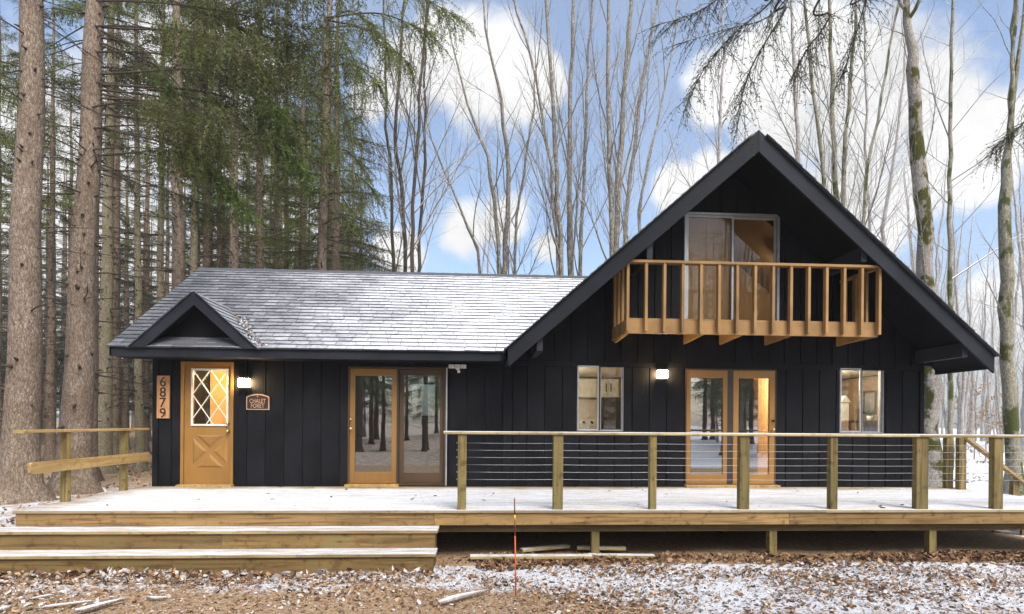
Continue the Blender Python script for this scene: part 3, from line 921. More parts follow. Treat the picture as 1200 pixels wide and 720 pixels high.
# --- glazed doors and windows
def leaf(name, r, stile, top, bot, y0, y1, mat, gmat, parent=house):
    mb = frame4(MB(), r[0], r[1], r[2], r[3], stile if not isinstance(stile, tuple) else stile[0], y0, y1, top, bot)
    o = mb.build(name, mat, parent, .003)
    s = stile if not isinstance(stile, tuple) else stile[0]
    MB().box(r[0] + s + .001, r[1] - s - .001, (y0 + y1) / 2 - .003, (y0 + y1) / 2 + .003, r[2] + bot + .001, r[3] - top - .001).build('pane', gmat, o)
    return o
def knob(parent, x, z, y, r, mat):
    MB().tube([(x, y, z), (x, y - .02, z), (x, y - .045, z), (x, y - .055, z)], [r * .8, r * .5, r, r * .5], 12).build('door_knob', mat, parent)

x0, x1, z0, z1 = O_slide
frame4(MB(), x0, x1, z0, z1, .028, -.032, .115, .03, .03).build('door_frame', M['ochre_dark'], house)
MB().box(x1 + .001, x1 + .022, -.05, -.002, z0, z1).build('jamb_strip', M['alu'], house)
xm = px_x(465.5)
lf = leaf('patio_door', (x0 + .03, xm - .005, z0 + .032, z1 - .033), .085, .115, .19, -.022, .03, M['ochre'], M['glass_strong'])
knob(lf, px_x(411.5) + .005, px_z(411, 502.5), -.022, .022, M['brass'])
knob(lf, px_x(411.5) + .005, px_z(411, 491.5), -.022, .017, M['brass'])
MB().box(xm - .003, xm + .028, -.03, .06, z0 + .032, z1 - .033).build('mullion', M['alu_dark'], house)
leaf('sliding_door', (xm + .03, x1 - .03, z0 + .032, z1 - .033), .075, .10, .18, .035, .085, M['ochre_dark'], M['glass_strong'])
MB().box(x0 - .02, xm + .04, -.17, -.035, DZ + .001, DZ + .045).build('threshold', M['side_rail'], house)

x0, x1, z0, z1 = O_patio
frame4(MB(), x0, x1, z0, z1, .02, -.034, .115, .022, .03).build('door_frame', M['ochre_dark'], house)
xa_, xb_ = px_x(851.5), px_x(858.5)
leaf('patio_door', (x0 + .022, xa_, z0 + .032, z1 - .024), .072, .13, .17, -.026, .03, M['ochre'], M['glass_strong'])
MB().box(xa_ + .002, xb_ - .002, -.02, .06, z0 + .032, z1 - .024).build('mullion', M['alu_dark'], house)
lf = leaf('patio_door', (xb_, x1 - .022, z0 + .032, z1 - .024), .095, .13, .17, -.026, .03, M['ochre'], M['glass_strong'])
kx = px_x(904.5)
knob(lf, kx, px_z(904, 493.5), -.026, .024, M['dark_metal'])
knob(lf, kx, px_z(904, 503.5), -.026, .024, M['brass'])
MB().box(x0 - .02, x1 + .02, -.16, -.036, DZ + .001, DZ + .04).build('threshold', M['side_rail'], house)

def slider_window(name, r, mid, fw, parent=house):
    x0, x1, z0, z1 = r
    f = frame4(MB(), x0, x1, z0, z1, fw, -.03, .10).build(name, M['alu'], parent)
    leaf('sash', (x0 + fw * .6, mid, z0 + fw, z1 - fw), .022, .022, .022, -.036, -.008, M['alu'], M['glass'], f)
    MB().box(mid + .002, mid + .032, -.01, .03, z0 + fw, z1 - fw).build('meeting_stile', M['alu_dark'], f)
    leaf('sash', (mid + .034, x1 - fw, z0 + fw, z1 - fw), .013, .014, .014, .0, .03, M['alu'], M['glass'], f)
    return f
slider_window('window', O_kit, px_x(701), .010)
slider_window('window', O_rwin, px_x(1007.5), .010)
x0, x1, z0, z1 = O_up
f = frame4(MB(), x0, x1, z0, z1, .04, -.045, .10).build('balcony_door_frame', M['alu'], house)
mid = px_x(857.5, 0, 320)
leaf('balcony_door', (x0 + .042, mid + .02, z0 + .042, z1 - .042), .035, .04, .05, -.03, .0, M['alu'], M['glass_up'], house)
leaf('balcony_door', (mid - .02, x1 - .042, z0 + .042, z1 - .042), .035, .04, .05, .003, .033, M['alu'], M['glass_up'], house)

MB().box(x0 + .08, mid, .045, .052, z0 + .06, z1 - .06).build('roller_blind', M['blind'], house)

# --- balcony
YBF = -.95
bl, br = px_x(734.5, YBF - .085, 350), px_x(1033, YBF - .085, 350)
zt0, zt1 = px_z(733, 305.5, YBF), px_z(1034, 313.5, YBF); ZBT = (zt0 + zt1) / 2
zb0, zb1 = px_z(733, 390.5, YBF), px_z(1030, 395.5, YBF); ZBB = (zb0 + zb1) / 2
ZBF = (px_z(733, 375, YBF) + px_z(1030, 380, YBF)) / 2        # top of the fascia
print('BALCONY', bl, br, ZBT, zt0, zt1, ZBB, zb0, zb1, ZBF)
bal = MB().box(bl, br, YBF, YBF + .04, ZBB, ZBF).build('balcony', M['balcony'], house, .003)
MB().box(bl, bl + .04, YBF + .041, -.03, ZBB, ZBF).build('side_joist', M['balcony'], bal)
MB().box(br - .04, br, YBF + .041, -.03, ZBB, ZBF).build('side_joist', M['balcony'], bal)
nb = 7
for i in range(nb):
    y0 = YBF + .045 + i * (.92 / nb)
    MB().box(bl + .042, br - .042, y0, y0 + .92 / nb - .008, ZBF - .045, ZBF - .01).build('floor_board', M['balcony'], bal)
for xpx in (735, 826, 872, 930, 1022):
    x = min(max(px_x(xpx, YBF, 393), bl + .06), br - .08)
    MB().prism_x([(YBF + .10, ZBB + .005), (-.032, ZBB - .03), (-.032, ZBF - .05), (YBF + .05, ZBF - .05)][::-1], x - .02, x + .02).build('joist', M['balcony'], bal)
MB().box(bl - .02, br + .02, YBF - .095, YBF + .03, ZBT - .042, ZBT).build('handrail', M['balcony'], bal, .004)
for x in (bl, br): MB().box(x - .02 if x == bl else x - .05, x + .05 if x == bl else x + .02, YBF + .032, -.03, ZBT - .042, ZBT).build('handrail', M['balcony'], bal)
MB().box(bl + .04, br - .04, YBF + .005, YBF + .035, ZBF + .001, ZBF + .03).build('bottom_rail', M['balcony'], bal)
bme = None
for i in range(15):
    x = bl + .02 + i * (br - bl - .04) / 14
    if bme is None:
        bo = MB().cbox(-.022, .022, -.085, -.002, ZBB + .03, ZBT - .043, .003).build('baluster', M['balcony_v'], bal); bme = bo.data
        bo.location = Vector((x, YBF, 0)) - origin(bal)
        for v in bme.vertices: v.co += origin(bal)
    else:
        bo = mesh_obj('baluster', bme, bal); bo.location = Vector((x, YBF, 0)) - origin(bal)
for xs in (bl + .0, br - .0):
    for j in range(1, 4):
        bo = mesh_obj('baluster', bme, bal); bo.location = Vector((xs + (.02 if xs == bl else -.02), YBF + .045 + j * .27, 0)) - origin(bal)

# --- inside: floors, ceilings, partitions
MB().box(XL + .12, XR - .121, .121, YWB - .12, DZ - .1, DZ).build('floor', M['int_floor'], house)
MB().box(XL + .12, XP - .061, .121, YWB - .121, 2.80, 2.86).build('ceiling', M['int_wall'], house)
MB().box(XP + .06, XR - .13, .121, YB - .13, ZBAND0 + .02, ZBAND1 + .02).build('ceiling', M['int_wall'], house)
MB().box(XP - .06, XP + .06, .121, YWB - .125, DZ, 2.79).build('partition', M['int_wall'], house)
xpt = px_x(318)
MB().box(xpt - .05, xpt + .05, .121, YWB - .125, DZ, 2.79).build('partition', M['int_warm'], house)
MB().box(px_x(246, 1.7), xpt - .051, 1.7, 1.78, DZ, 2.79).build('partition', M['int_warm'], house)
xk = px_x(792)                                   # kitchen / hall
MB().box(xk - .05, xk + .05, .121, 3.6, DZ, ZBAND0).build('partition', M['int_warm'], house)
xh = px_x(948)                                   # hall / end room
MB().box(xh - .05, xh + .05, .121, 3.6, DZ, ZBAND0).build('partition', M['int_wall'], house)
MB().box(XP + .061, xk - .051, 2.6, 2.68, DZ, ZBAND0).build('partition', M['int_wall'], house)
MB().box(xk + .051, xh - .051, 3.5, 3.58, DZ, ZBAND0).build('partition', M['int_warm'], house)
xd = px_x(868, 1.0)                              # short wall beside the hall
MB().box(xd - .08, xd, .30, 3.499, DZ, ZBAND0).build('partition', M['int_warm'], house)
MB().box(xh + .051, XR - .122, 2.4, 2.48, DZ, ZBAND0).build('partition', M['int_tan'], house)
# upstairs room: back wall and raking ceiling
xu0, xu1 = px_x(770), px_x(960)
MB().prism_y([(xa_left(3.1), 2.95), (2 * XA - xa_left(3.1), 2.95), (XA, ZA - .35)], 2.0, 2.08).build('partition', M['int_tan'], house)
mb = MB(); mb.add([(XA, .13, ZA - .36), (XA, 3.4, ZA - .36), (2 * XA - xa_left(3.1), 3.4, 2.94), (2 * XA - xa_left(3.1), .13, 2.94)], [(0, 1, 2, 3)])
mb.add([(XA, .13, ZA - .36), (XA, 3.4, ZA - .36), (xa_left(3.1), 3.4, 2.94), (xa_left(3.1), .13, 2.94)], [(3, 2, 1, 0)])
mb.build('raking_ceiling', M['int_tan'], house)
fw = frame4(MB(), bw[0], bw[1], bw[2], bw[3], .04, YWB - .11, YWB - .01).build('window', M['ochre'], house)
mb = MB().box((bw[0] + bw[1]) / 2 - .02, (bw[0] + bw[1]) / 2 + .02, YWB - .10, YWB - .02, bw[2] + .04, bw[3] - .04).build('mullion', M['ochre_dark'], fw)
MB().box(bw[0] + .04, bw[1] - .04, YWB - .06, YWB - .055, bw[2] + .04, bw[3] - .04).build('pane', M['glass_low'], fw)
# pine door in the hall seen through the glazed door
hx0, hx1 = px_x(876, 3.46), px_x(889, 3.46)
dz1 = px_z(885, 457.5, 3.46)
frame4(MB(), px_x(867, 3.46), px_x(890, 3.46), DZ, dz1, .05, 3.44, 3.499, .05, 0).build('inner_door_frame', M['int_floor'], house)
MB().box(px_x(869, 3.46), px_x(888, 3.46), 3.465, 3.497, DZ + .01, dz1 - .05).build('inner_door', M['int_warm'], house)

def globe(x, y, z, label, energy, col=(1, .72, .40)):
    t = thing('ceiling_lamp', (x, y, z), label, 'lamp')
    MB().lathe(x, y, [(.16, z - .025), (.16, z - .001)], 20).build('base_plate', M['brass'], t)
    MB().lathe(x, y, [(.03, z - .10), (.09, z - .09), (.13, z - .06), (.145, z - .026)], 20).build('shade', M['bulb'], t)
    ld = bpy.data.lights.new('lamp_light', 'POINT'); ld.energy = energy; ld.color = col; ld.shadow_soft_size = .10
    lo = bpy.data.objects.new('lamp_light', ld); COL.objects.link(lo); lo.parent = t; lo.location = (0, 0, -.22)
globe(px_x(262), .6, 2.80, 'lit dome lamp on the ceiling inside the entry door', 130)
globe(px_x(935), .75, ZBAND0 + .018, 'lit dome lamp on the hall ceiling behind the right glazed door', 330)
globe(px_x(640), .6, ZBAND0 + .018, 'lit dome lamp on the kitchen ceiling behind the narrow window', 55, (1, .88, .72))
globe(xh + .3, .5, ZBAND0 + .018, 'lit dome lamp in the end room behind the rightmost window', 60, (1, .86, .68))
globe(XA + 1.25, .5, za(XA + 1.25) - .45, 'lit dome lamp under the rafters behind the balcony door', 12, (1, .82, .58))

# furniture that shows through the glass
cz0, cz1 = px_z(705, 466, 2.3), px_z(705, 444, 2.3)
def cabinet(xa, xb, label):
    t = thing('wall_cabinet', ((xa + xb) / 2, 2.45, cz0), label, 'cabinet', 'kitchen wall cabinets')
    MB().box(xa, xb, 2.30, 2.598, cz0, cz1).build('carcass', M['cabinet'], t)
    m = (xa + xb) / 2
    for a, b, hx in ((xa + .01, m - .004, m - .05), (m + .004, xb - .01, m + .05)):
        d = MB().box(a, b, 2.275, 2.298, cz0 + .01, cz1 - .01).build('cabinet_door', M['cabinet'], t, .004)
        MB().box(hx - .007, hx + .007, 2.255, 2.274, cz0 + .12, cz0 + .30).build('handle', M['dark_metal'], d)
c0 = px_x(672, 2.3); cw = px_x(712.5, 2.3) - c0
ce = px_x(699.5, 2.3)
cabinet(ce - 1.0, ce - .004, 'cream kitchen cabinet seen through the left pane of the narrow window')
cabinet(ce, 2 * px_x(712.2, 2.3) - ce, 'cream kitchen cabinet with dark handles seen through the right pane of the narrow window')
st = thing('kitchen_stove', (ce - .45, 2.3, DZ), 'grey kitchen stove with dark knobs below the cabinets', 'stove')
MB().box(ce - .8, ce - .08, 1.95, 2.59, DZ, DZ + .9).build('body', M['appliance'], st, .01)
zp = px_z(685, 495, 1.95)
MB().box(ce - .8, ce - .08, 1.90, 1.949, zp - .06, zp + .06).build('control_panel', M['appliance'], st)
for i in range(4):
    x = ce - .7 + i * .17
    MB().tube([(x, 1.899, zp), (x, 1.875, zp)], .024, 10).build('knob', M['dark_metal'], st)
MB().box(ce - .75, ce - .12, 2.1, 2.55, DZ + .901, DZ + .915).build('hob', M['dark_metal'], st)
fr = thing('tall_cupboard', (ce + .5, 2.3, DZ), 'dark tall cupboard in the kitchen behind the right window pane', 'cupboard')
MB().box(ce + .06, ce + .75, 2.0, 2.59, DZ, cz0 - .01).build('body', M['couch'], fr, .01)
MB().box(ce + .40, ce + .41, 1.985, 1.999, DZ + .05, cz0 - .05).build('door_gap', M['dark_metal'], fr)
# couch behind the sliding door
cx0, cx1 = px_x(414, 1.3), px_x(500, 1.3)
so = thing('couch', ((cx0 + cx1) / 2, 1.4, DZ), 'dark low couch behind the sliding door glass', 'couch')
MB().box(cx0, cx1, 1.05, 1.95, DZ + .10, DZ + .42).build('seat', M['couch'], so, .04)
MB().box(cx0, cx1, .80, 1.04, DZ + .10, DZ + .78).build('backrest', M['couch'], so, .05)
for a in (cx0 - .2, cx1 + .001): MB().box(a, a + .199, .82, 1.95, DZ + .08, DZ + .6).build('armrest', M['couch'], so, .04)
for a in (cx0 + .05, cx1 - .1):
    for b in (.9, 1.8): MB().box(a, a + .05, b, b + .05, DZ, DZ + .099).build('leg', M['dark_metal'], so)
# print, plant and lantern in the end room behind the right-hand window
XS = XR - .135
MB().box(XS, XR - .1215, .1215, 2.395, DZ + .001, ZBAND0).build('wall_lining', M['int_tan'], house)
def y_at(px):
    """where the sight line through a photo column meets the end room's side wall"""
    a, b = px_x(px, 0.0, 470), px_x(px, 1.0, 470)
    return (XS - a) / (b - a)
ya_, yb_ = y_at(1027.5), y_at(1013)
ym_ = (ya_ + yb_) / 2
za_, zb_ = px_z(1020, 485.5, ym_), px_z(1020, 458.5, ym_)
pic = thing('framed_print', (XS - .01, ym_, za_), 'small dark-framed print on the wall behind the right window', 'picture')
mb = MB(); w_ = .03
mb.box(XS - .03, XS - .001, ya_, ya_ + w_, za_, zb_).box(XS - .03, XS - .001, yb_ - w_, yb_, za_, zb_)
mb.box(XS - .03, XS - .001, ya_ + w_, yb_ - w_, za_, za_ + w_).box(XS - .03, XS - .001, ya_ + w_, yb_ - w_, zb_ - w_, zb_)
mb.build('frame', M['ochre_dark'], pic)
MB().box(XS - .012, XS - .002, ya_ + w_, yb_ - w_, za_ + w_, zb_ - w_).build('print', M['paper'], pic)
ln = rect(984.5, 993, 464, 493, 1.0)
la = thing('lantern', ((ln[0] + ln[1]) / 2, 1.0, ln[2]), 'white house-shaped lantern standing behind the right window', 'lantern')
lxm = (ln[0] + ln[1]) / 2; lz = ln[3] - .13
MB().box(ln[0], ln[1], .95, 1.1, ln[2], lz).build('body', M['white'], la)
MB().prism_y([(ln[0] - .03, lz + .001), (ln[1] + .03, lz + .001), (lxm, ln[3])], .93, 1.12).build('roof', M['white'], la)
tb = thing('side_table', ((ln[0] + XS) / 2, .95, DZ), 'low wooden table under the lantern inside the end room', 'table')
MB().box(ln[0] - .1, XS - .05, .60, 1.25, ln[2] - .041, ln[2] - .001).build('top', M['int_floor'], tb)
for a in (ln[0] - .08, XS - .11):
    for b in (.62, 1.18): MB().box(a, a + .05, b, b + .05, DZ, ln[2] - .042).build('leg', M['int_floor'], tb)
pp = on_y(1020, 497, .72); pp.y = .72
pl = thing('potted_plant', (pp.x, .72, ln[2]), 'small leafy potted plant on the table behind the right window', 'plant')
MB().lathe(pp.x, .72, [(.05, ln[2]), (.07, ln[2] + .09), (.06, ln[2] + .09)], 12).build('pot', M['white'], pl)
rng = random.Random(12); mb = MB()
for i in range(46):
    a, e, l = rng.random() * 6.28, rng.uniform(.2, 1.4), rng.uniform(.07, .16)
    b = Vector((pp.x, .72, ln[2] + .09)); t = b + Vector((math.cos(a) * math.cos(e), math.sin(a) * math.cos(e), math.sin(e))) * l
    s = Vector((-math.sin(a), math.cos(a), 0)) * .022; m_ = (b + t) / 2 + Vector((0, 0, .01))
    mb.add([b, m_ - s, t, m_ + s], [(0, 1, 2, 3)])
mb.build('foliage', M['plant'], pl)

# --- wall lamps, flood light, signs (things fixed to the wall)
def sconce(x, y, label):
    c = on_y(x, y, -.05); w, h = .082, .066
    t = thing('wall_lamp', (c.x, -.03, c.z), label, 'lamp')
    MB().box(c.x - .05, c.x + .05, -.036, -.026, c.z - .05, c.z + .05).build('back_plate', M['dark_metal'], t)
    MB().box(c.x - w, c.x + w, -.14, -.037, c.z - h, c.z + h).build('shade', M['lamp_white'], t, .012)
    for z in (c.z - h - .006, c.z + h + .001): MB().box(c.x - w - .004, c.x + w + .004, -.144, -.037, z, z + .005).build('shade_rim', M['dark_metal'], t)
sconce(287.3, 449, 'lit square wall lamp to the right of the entry door')
sconce(775.5, 439, 'lit square wall lamp between the narrow kitchen window and the glazed doors')
c = on_y(536.3, 430.5, -.06)
t = thing('flood_light', (c.x, -.03, c.z), 'white three-headed flood light with motion sensor right of the sliding door', 'light')
MB().tube([(c.x, -.024, c.z), (c.x, -.05, c.z)], .045, 12).build('base', M['plastic'], t)
for i in (-1, 0, 1):
    xx = c.x + i * .10
    MB().prism_x([(-.05, c.z - .022), (-.05, c.z + .03), (-.16, c.z + .038), (-.17, c.z - .03)][::1], xx - .046, xx + .046).build('lamp_head', M['plastic'], t, .006)
MB().lathe(c.x + .02, -.09, [(.004, c.z - .10), (.022, c.z - .095), (.026, c.z - .075), (.02, c.z - .05)], 12).build('sensor', M['plastic'], t)

r = rect(184.5, 199, 440.5, 490.5, -.03)
nx = (r[0] + r[1]) / 2
ns = thing('house_number_sign', (nx, -.03, r[2]), 'tall cedar board with the house number 6879 beside the entry door', 'sign')
MB().box(r[0], r[1], -.052, -.0255, r[2], r[3]).build('board', M['sign_wood'], ns, .002)
for i, ch in enumerate('6879'):
    text_mesh('digit', ch, .225, M['digit'], ns, (nx, -.054, r[3] - .10 - i * (r[3] - r[2] - .19) / 3), .003)
r = rect(289, 315.8, 462, 480.5, -.03)
cs = thing('name_sign', ((r[0] + r[1]) / 2, -.03, r[2]), 'small brown arched sign reading CHALET FORET under the wall lamp', 'sign')
def arch(ins, y0, y1):
    x0, x1, z0, z1 = r[0] + ins, r[1] - ins, r[2] + ins, r[3] - ins
    pts = [(x0, z0), (x1, z0)] + [(x0 + (x1 - x0) * (1 - k / 10), z1 - .045 + .045 * math.sin(math.pi * k / 10) ** .8) for k in range(11)]
    return MB().prism_y(pts, y0, y1)
arch(0, -.044, -.0255).build('border', M['sign_cream'], cs)
arch(.016, -.049, -.0445).build('board', M['sign_brown'], cs)
xm_, wz = (r[0] + r[1]) / 2, r[3] - r[2]
text_mesh('lettering', 'CHALET', .10, M['sign_cream'], cs, (xm_, -.0505, r[2] + wz * .56), .0012, width=(r[1] - r[0]) * .70)
text_mesh('lettering', 'FORET', .10, M['sign_cream'], cs, (xm_, -.0505, r[2] + wz * .26), .0012, width=(r[1] - r[0]) * .58)
MB().prism_y([(xm_ - .012, r[2] + wz * .80), (xm_ + .012, r[2] + wz * .80), (xm_, r[2] + wz * .90)], -.0515, -.0495).build('tree_emblem', M['sign_cream'], cs)

# ------------------------------------------------------------------ deck, steps, railings
YF = -2.70
DXL = px_x(18, YF, 598); DXR = px_x(1117, 0, 571)
deck = thing('wooden_deck', ((DXL + DXR) / 2, -1.3, 0), 'broad snow-dusted plank deck along the front of the chalet', 'deck')
bwid = .143
nb = int(round((-.03 - (YF - .025)) / bwid)); bwid = (-.03 - (YF - .025)) / nb
rng = random.Random(21)
for i in range(nb):
    y0 = YF - .025 + i * bwid
    cuts = [DXL - .02] + sorted(DXL + f + rng.uniform(-.3, .3) for f in ((3.6, 8.3, 12.0) if i % 2 else (4.9, 9.8))) + [DXR]
    cuts = [c for c in cuts if c <= DXR - .0]
    if cuts[-1] < DXR: cuts.append(DXR)
    for a, b in zip(cuts[:-1], cuts[1:]):
        if b - a < .2: continue
        dz = rng.uniform(-.0015, .0015)
        MB().cbox(a + .0015, b - .0015, y0 + .0055, y0 + bwid - .0055, DZ - .036 + dz, DZ + dz, .004).build('deck_board', M['deck_wood'], deck)
# right of the house corner the deck runs a little further back
fz1, fz0 = DZ - .038, DZ - .038 - .150
f1, f2 = px_x(509, YF, 605), px_x(925, YF, 605)
for a, b in ((DXL, f1), (f1, f2), (f2, DXR)):
    MB().box(a + .001, b - .001, YF, YF + .038, fz0, fz1).build('fascia_board', M['fascia_wood'], deck, .003)
for x in (DXL, DXR - .038): MB().box(x, x + .038, YF + .039, -.05, fz0, fz1).build('fascia_board', M['side_rail'], deck)
MB().box(DXL + .2, DXR - .05, YF + .10, YF + .18, fz0 - .10, fz1 - .01).build('beam', M['joist'], deck)
MB().box(DXL + .2, DXR - .05, -.9, -.82, fz0 - .10, fz0).build('beam', M['joist'], deck)
for i in range(int((DXR - DXL) / .6)):
    x = DXL + .3 + i * .6
    MB().box(x, x + .038, YF + .185, -.05, fz0 + .003, fz1).build('joist', M['joist'], deck)
for xpx in (697, 904, 1090):
    x = px_x(xpx, YF + .14, 630)
    MB().box(x - .05, x + .05, YF + .09, YF + .19, -.05, fz0 - .101).build('support_post', M['post_wood'], deck, .003)
for x in (-3.9, -1.5, 1.3, 3.9, 6.4):
    MB().box(x - .05, x + .05, -.91, -.81, -.05, fz0 - .101).build('support_post', M['joist'], deck)

# steps
SXR = px_x(510, YF - .3, 640); SXL = DXL - 1.05
steps = thing('front_steps', ((SXL + SXR) / 2, YF - .3, 0), 'wide two-tread timber steps below the left end of the deck', 'steps')
TR = .29
for k, (zt, yf) in enumerate(((.418, YF - TR), (.205, YF - 2 * TR))):
    for j in range(2):
        ya = yf - .03 + j * .165
        for a, b in ((SXL - .03, SXL + 4.1 + .4 * k), (SXL + 4.1 + .4 * k, SXR + .03)):
            MB().cbox(a + .0015, b - .0015, ya + .002, ya + .161, zt - .036, zt, .004).build('tread_board', M['tread_wood'], steps)
    zb = zt - .037
    zl = .19 if k == 0 else -.02
    for a, b in ((SXL, SXL + 3.55 - .4 * k), (SXL + 3.55 - .4 * k, SXR)):
        MB().box(a + .001, b - .001, yf, yf + .036, zl if k else .206, zb).build('riser_board', M['riser_wood'], steps, .002)
for x in (SXL + .02, SXR - .04):
    MB().prism_x([(YF + .0, -.02), (YF - 2 * TR + .037, -.02), (YF - 2 * TR + .037, .168), (YF - TR + .037, .168), (YF - TR + .037, .38), (YF + .0, .38)][::-1], x, x + .036).build('stringer', M['riser_wood'], steps)

# cable railing along the front
RY = YF + .07
rail = thing('cable_railing', (3.5, RY, DZ), 'timber post and steel cable railing along the front edge of the deck', 'railing')
RZ = px_z(860, 507.5, RY)
rx0 = px_x(520, RY, 509)
joints = [rx0, px_x(770, RY), px_x(1074, RY), DXR]
for a, b in zip(joints[:-1], joints[1:]):
    MB().cbox(a + .001, b - .001, RY - .07, RY + .07, RZ - .04, RZ, .009).build('top_rail', M['rail_wood'], rail)
posts = [(541.5, 10), (653.7, 11.5), (764.5, 8), (871, 12), (975.3, 9), (1078.3, 15), (1167, 12)]
pxs = []
for x, w in posts:
    xc = px_x(x, RY, 550); hw = w / 2 / FPX * (RY - CAM.y)
    pxs.append((xc, hw))
    MB().cbox(xc - hw, xc + hw, RY - .045, RY + .045, DZ, RZ - .041, .005).build('post', M['post_wood'], rail)
xe = DXR - .06
MB().cbox(xe - .05, xe + .05, RY - .045, RY + .045, DZ, RZ - .041, .005).build('post', M['post_wood'], rail); pxs.append((xe, .05))
c_z = [px_z(600, y, RY) for y in (519.5, 527.8, 536.2, 544.8, 553.4, 562.0)]
for z in c_z:
    pts = []
    for (xa, _), (xb, _) in zip(pxs[:-1], pxs[1:]):
        for k in range(4):
            f = k / 4; pts.append((xa + (xb - xa) * f, RY, z - .004 * math.sin(math.pi * f)))
    pts.append((pxs[-1][0], RY, z))
    MB().tube(pts, .0025, 5).build('cable', M['steel'], rail)
    MB().tube([(pxs[0][0] - pxs[0][1], RY, z), (pxs[0][0] - pxs[0][1] - .018, RY, z)], .008, 8).build('cable_end', M['steel'], rail)

# left-hand railing
LX = DXL + .03
lr = thing('side_railing', (LX, -1.3, DZ), 'plain timber railing with one low board at the left end of the deck', 'railing')
ly = [on_z(56, 588, DZ).y, on_z(151.5, 574, DZ).y]
ly = [max(YF + .25, ly[0]), -.62]
lzt = DZ + .955
for y in ly: MB().cbox(LX - .045, LX + .045, y - .045, y + .045, DZ - .15, lzt - .04, .004).build('post', M['post_wood'], lr)
MB().cbox(LX - .07, LX + .07, YF - .0, -.05, lzt - .038, lzt, .006).build('top_rail', M['side_rail'], lr)
mb = MB(); z0, z1 = DZ + .42, DZ + .56
mb.prism_x([(YF + .08, z0 + .02), (YF + .10, z0), (-.06, z0), (-.06, z1), (YF + .10, z1), (YF + .08, z1 - .02)][::-1], LX + .047, LX + .085)
mb.build('low_board', M['side_rail'], lr)

# side stairs at the right end
ss = thing('side_stairs', (DXR + .5, -.6, 0), 'short timber stairs with sloping handrail going down right of the house corner', 'stairs')
SY0, SY1 = -1.35, -.22
for k, zt in enumerate((.41, .205)):
    for j in range(2):
        xa_ = DXR + .005 + k * .28 + j * .14
        MB().cbox(xa_, xa_ + .135, SY0, SY1, zt - .036, zt, .004).build('tread_board', M['tread_wood'], ss)
for y in (SY0 + .02, SY1 - .06):
    MB().prism_y([(DXR + .003, .02), (DXR + .003, .37), (DXR + .14, .37), (DXR + .72, -.02), (DXR + .35, -.02)][::-1], y, y + .04).build('stringer', M['joist'], ss)
p1, p2 = px_x(1111, -.15, 540), px_x(1126, -.35, 540)
for x, y in ((p1, -.15), (p2, -.35)):
    MB().cbox(x - .065, x + .065, y - .045, y + .045, DZ - .1, DZ + .88, .004).build('post', M['post_wood'], ss)
MB().box(px_x(1074, -.12, 507), px_x(1132, -.12, 507), -.20, -.08, DZ + .885, DZ + .92).build('top_rail', M['side_rail'], ss)
sa, sb = on_y(1128, 513, -.35), on_y(1197, 567, -.35)
MB().beam((sa.x, -.35 - .06, sa.z), (sb.x, -.35 - .06, sb.z), .04, .11, (0, 1, 0)).build('sloping_handrail', M['side_rail'], ss)
sa2 = sb + (sa - sb) * .12
MB().cbox(sa2.x - .06, sa2.x + .06, -.39, -.31, -.02, sa2.z - .03, .004).build('post', M['post_wood'], ss)

# loose planks on the ground under the deck edge
def plank(xa, ya, xb, yb, z, w, label):
    a, b = on_z(xa, ya, .02), on_z(xb, yb, .02)
    o = MB().beam((a.x, a.y, z), (b.x, b.y, z), w, .036).build('loose_plank', M['loose_wood'], None, .003, place=((a.x + b.x) / 2, (a.y + b.y) / 2, z - .018))
    tag(o, label, 'plank', 'planks lying under the deck edge')
plank(551, 655, 693, 654.5, .045, .13, 'long pale plank lying on the leaves under the deck, left of the others')
plank(611, 648.5, 666, 643.5, .06, .10, 'short plank lying askew behind the long pale plank')
plank(676, 645, 733, 646, .055, .10, 'narrow plank lying farthest back under the deck')
plank(690, 652, 767, 653, .03, .11, 'pale plank end sticking out of the leaves, right of the others')

# snow stake
b = on_z(604.5, 700, 0); tp = on_y(603, 584, b.y)
stk = thing('snow_stake', (b.x, b.y, 0), 'thin orange snow stake stuck in the ground right of the steps', 'stake')
def sp(f): return (b.x + (tp.x - b.x) * f, b.y, tp.z * f)
MB().tube([sp(-.03), sp(.62)], .0065, 8).build('shaft', M['orange'], stk)
MB().tube([sp(.621), sp(.80)], .0065, 8).build('shaft_top', M['dark_red'], stk)
MB().tube([sp(.77), sp(.83)], .0085, 8).build('reflector_band', M['yellow'], stk)
MB().tube([sp(.831), sp(1.0)], .006, 8).build('tip', M['dark_red'], stk)

# ------------------------------------------------------------------ ground
def hgt(x, y):
    """gentle woodland relief, flat round the house"""
    d = np.hypot(np.asarray(x) - 1.0, np.asarray(y) - 0.0)
    k = np.clip((d - 11) / 25, 0, 1)
    h = .55 * np.sin(np.asarray(x) * .11 + 1.3) * np.cos(np.asarray(y) * .09 - .4) + .3 * np.sin(np.asarray(x) * .23 + np.asarray(y) * .19)
    m = .018 * np.sin(np.asarray(x) * 2.1 + .6) * np.sin(np.asarray(y) * 2.7 + 1.1) + .012 * np.sin(np.asarray(x) * 5.3) * np.cos(np.asarray(y) * 4.9)
    return k * k * h + m - .012
u = np.linspace(-1, 1, 221)
gx = np.sinh(u * 5.2) / np.sinh(5.2) * 420; gy = np.sinh(u * 5.2) / np.sinh(5.2) * 420 - 2.0
GX, GY = np.meshgrid(gx, gy)
GZ = hgt(GX, GY)
n = len(u)
idx = np.arange(n * n).reshape(n, n)
quads = np.stack([idx[:-1, :-1], idx[:-1, 1:], idx[1:, 1:], idx[1:, :-1]], -1).reshape(-1, 4)
ground = mesh_obj('ground', np_mesh('ground', np.stack([GX, GY, GZ], -1).reshape(-1, 3), quads, smooth=True), None, M['ground'])
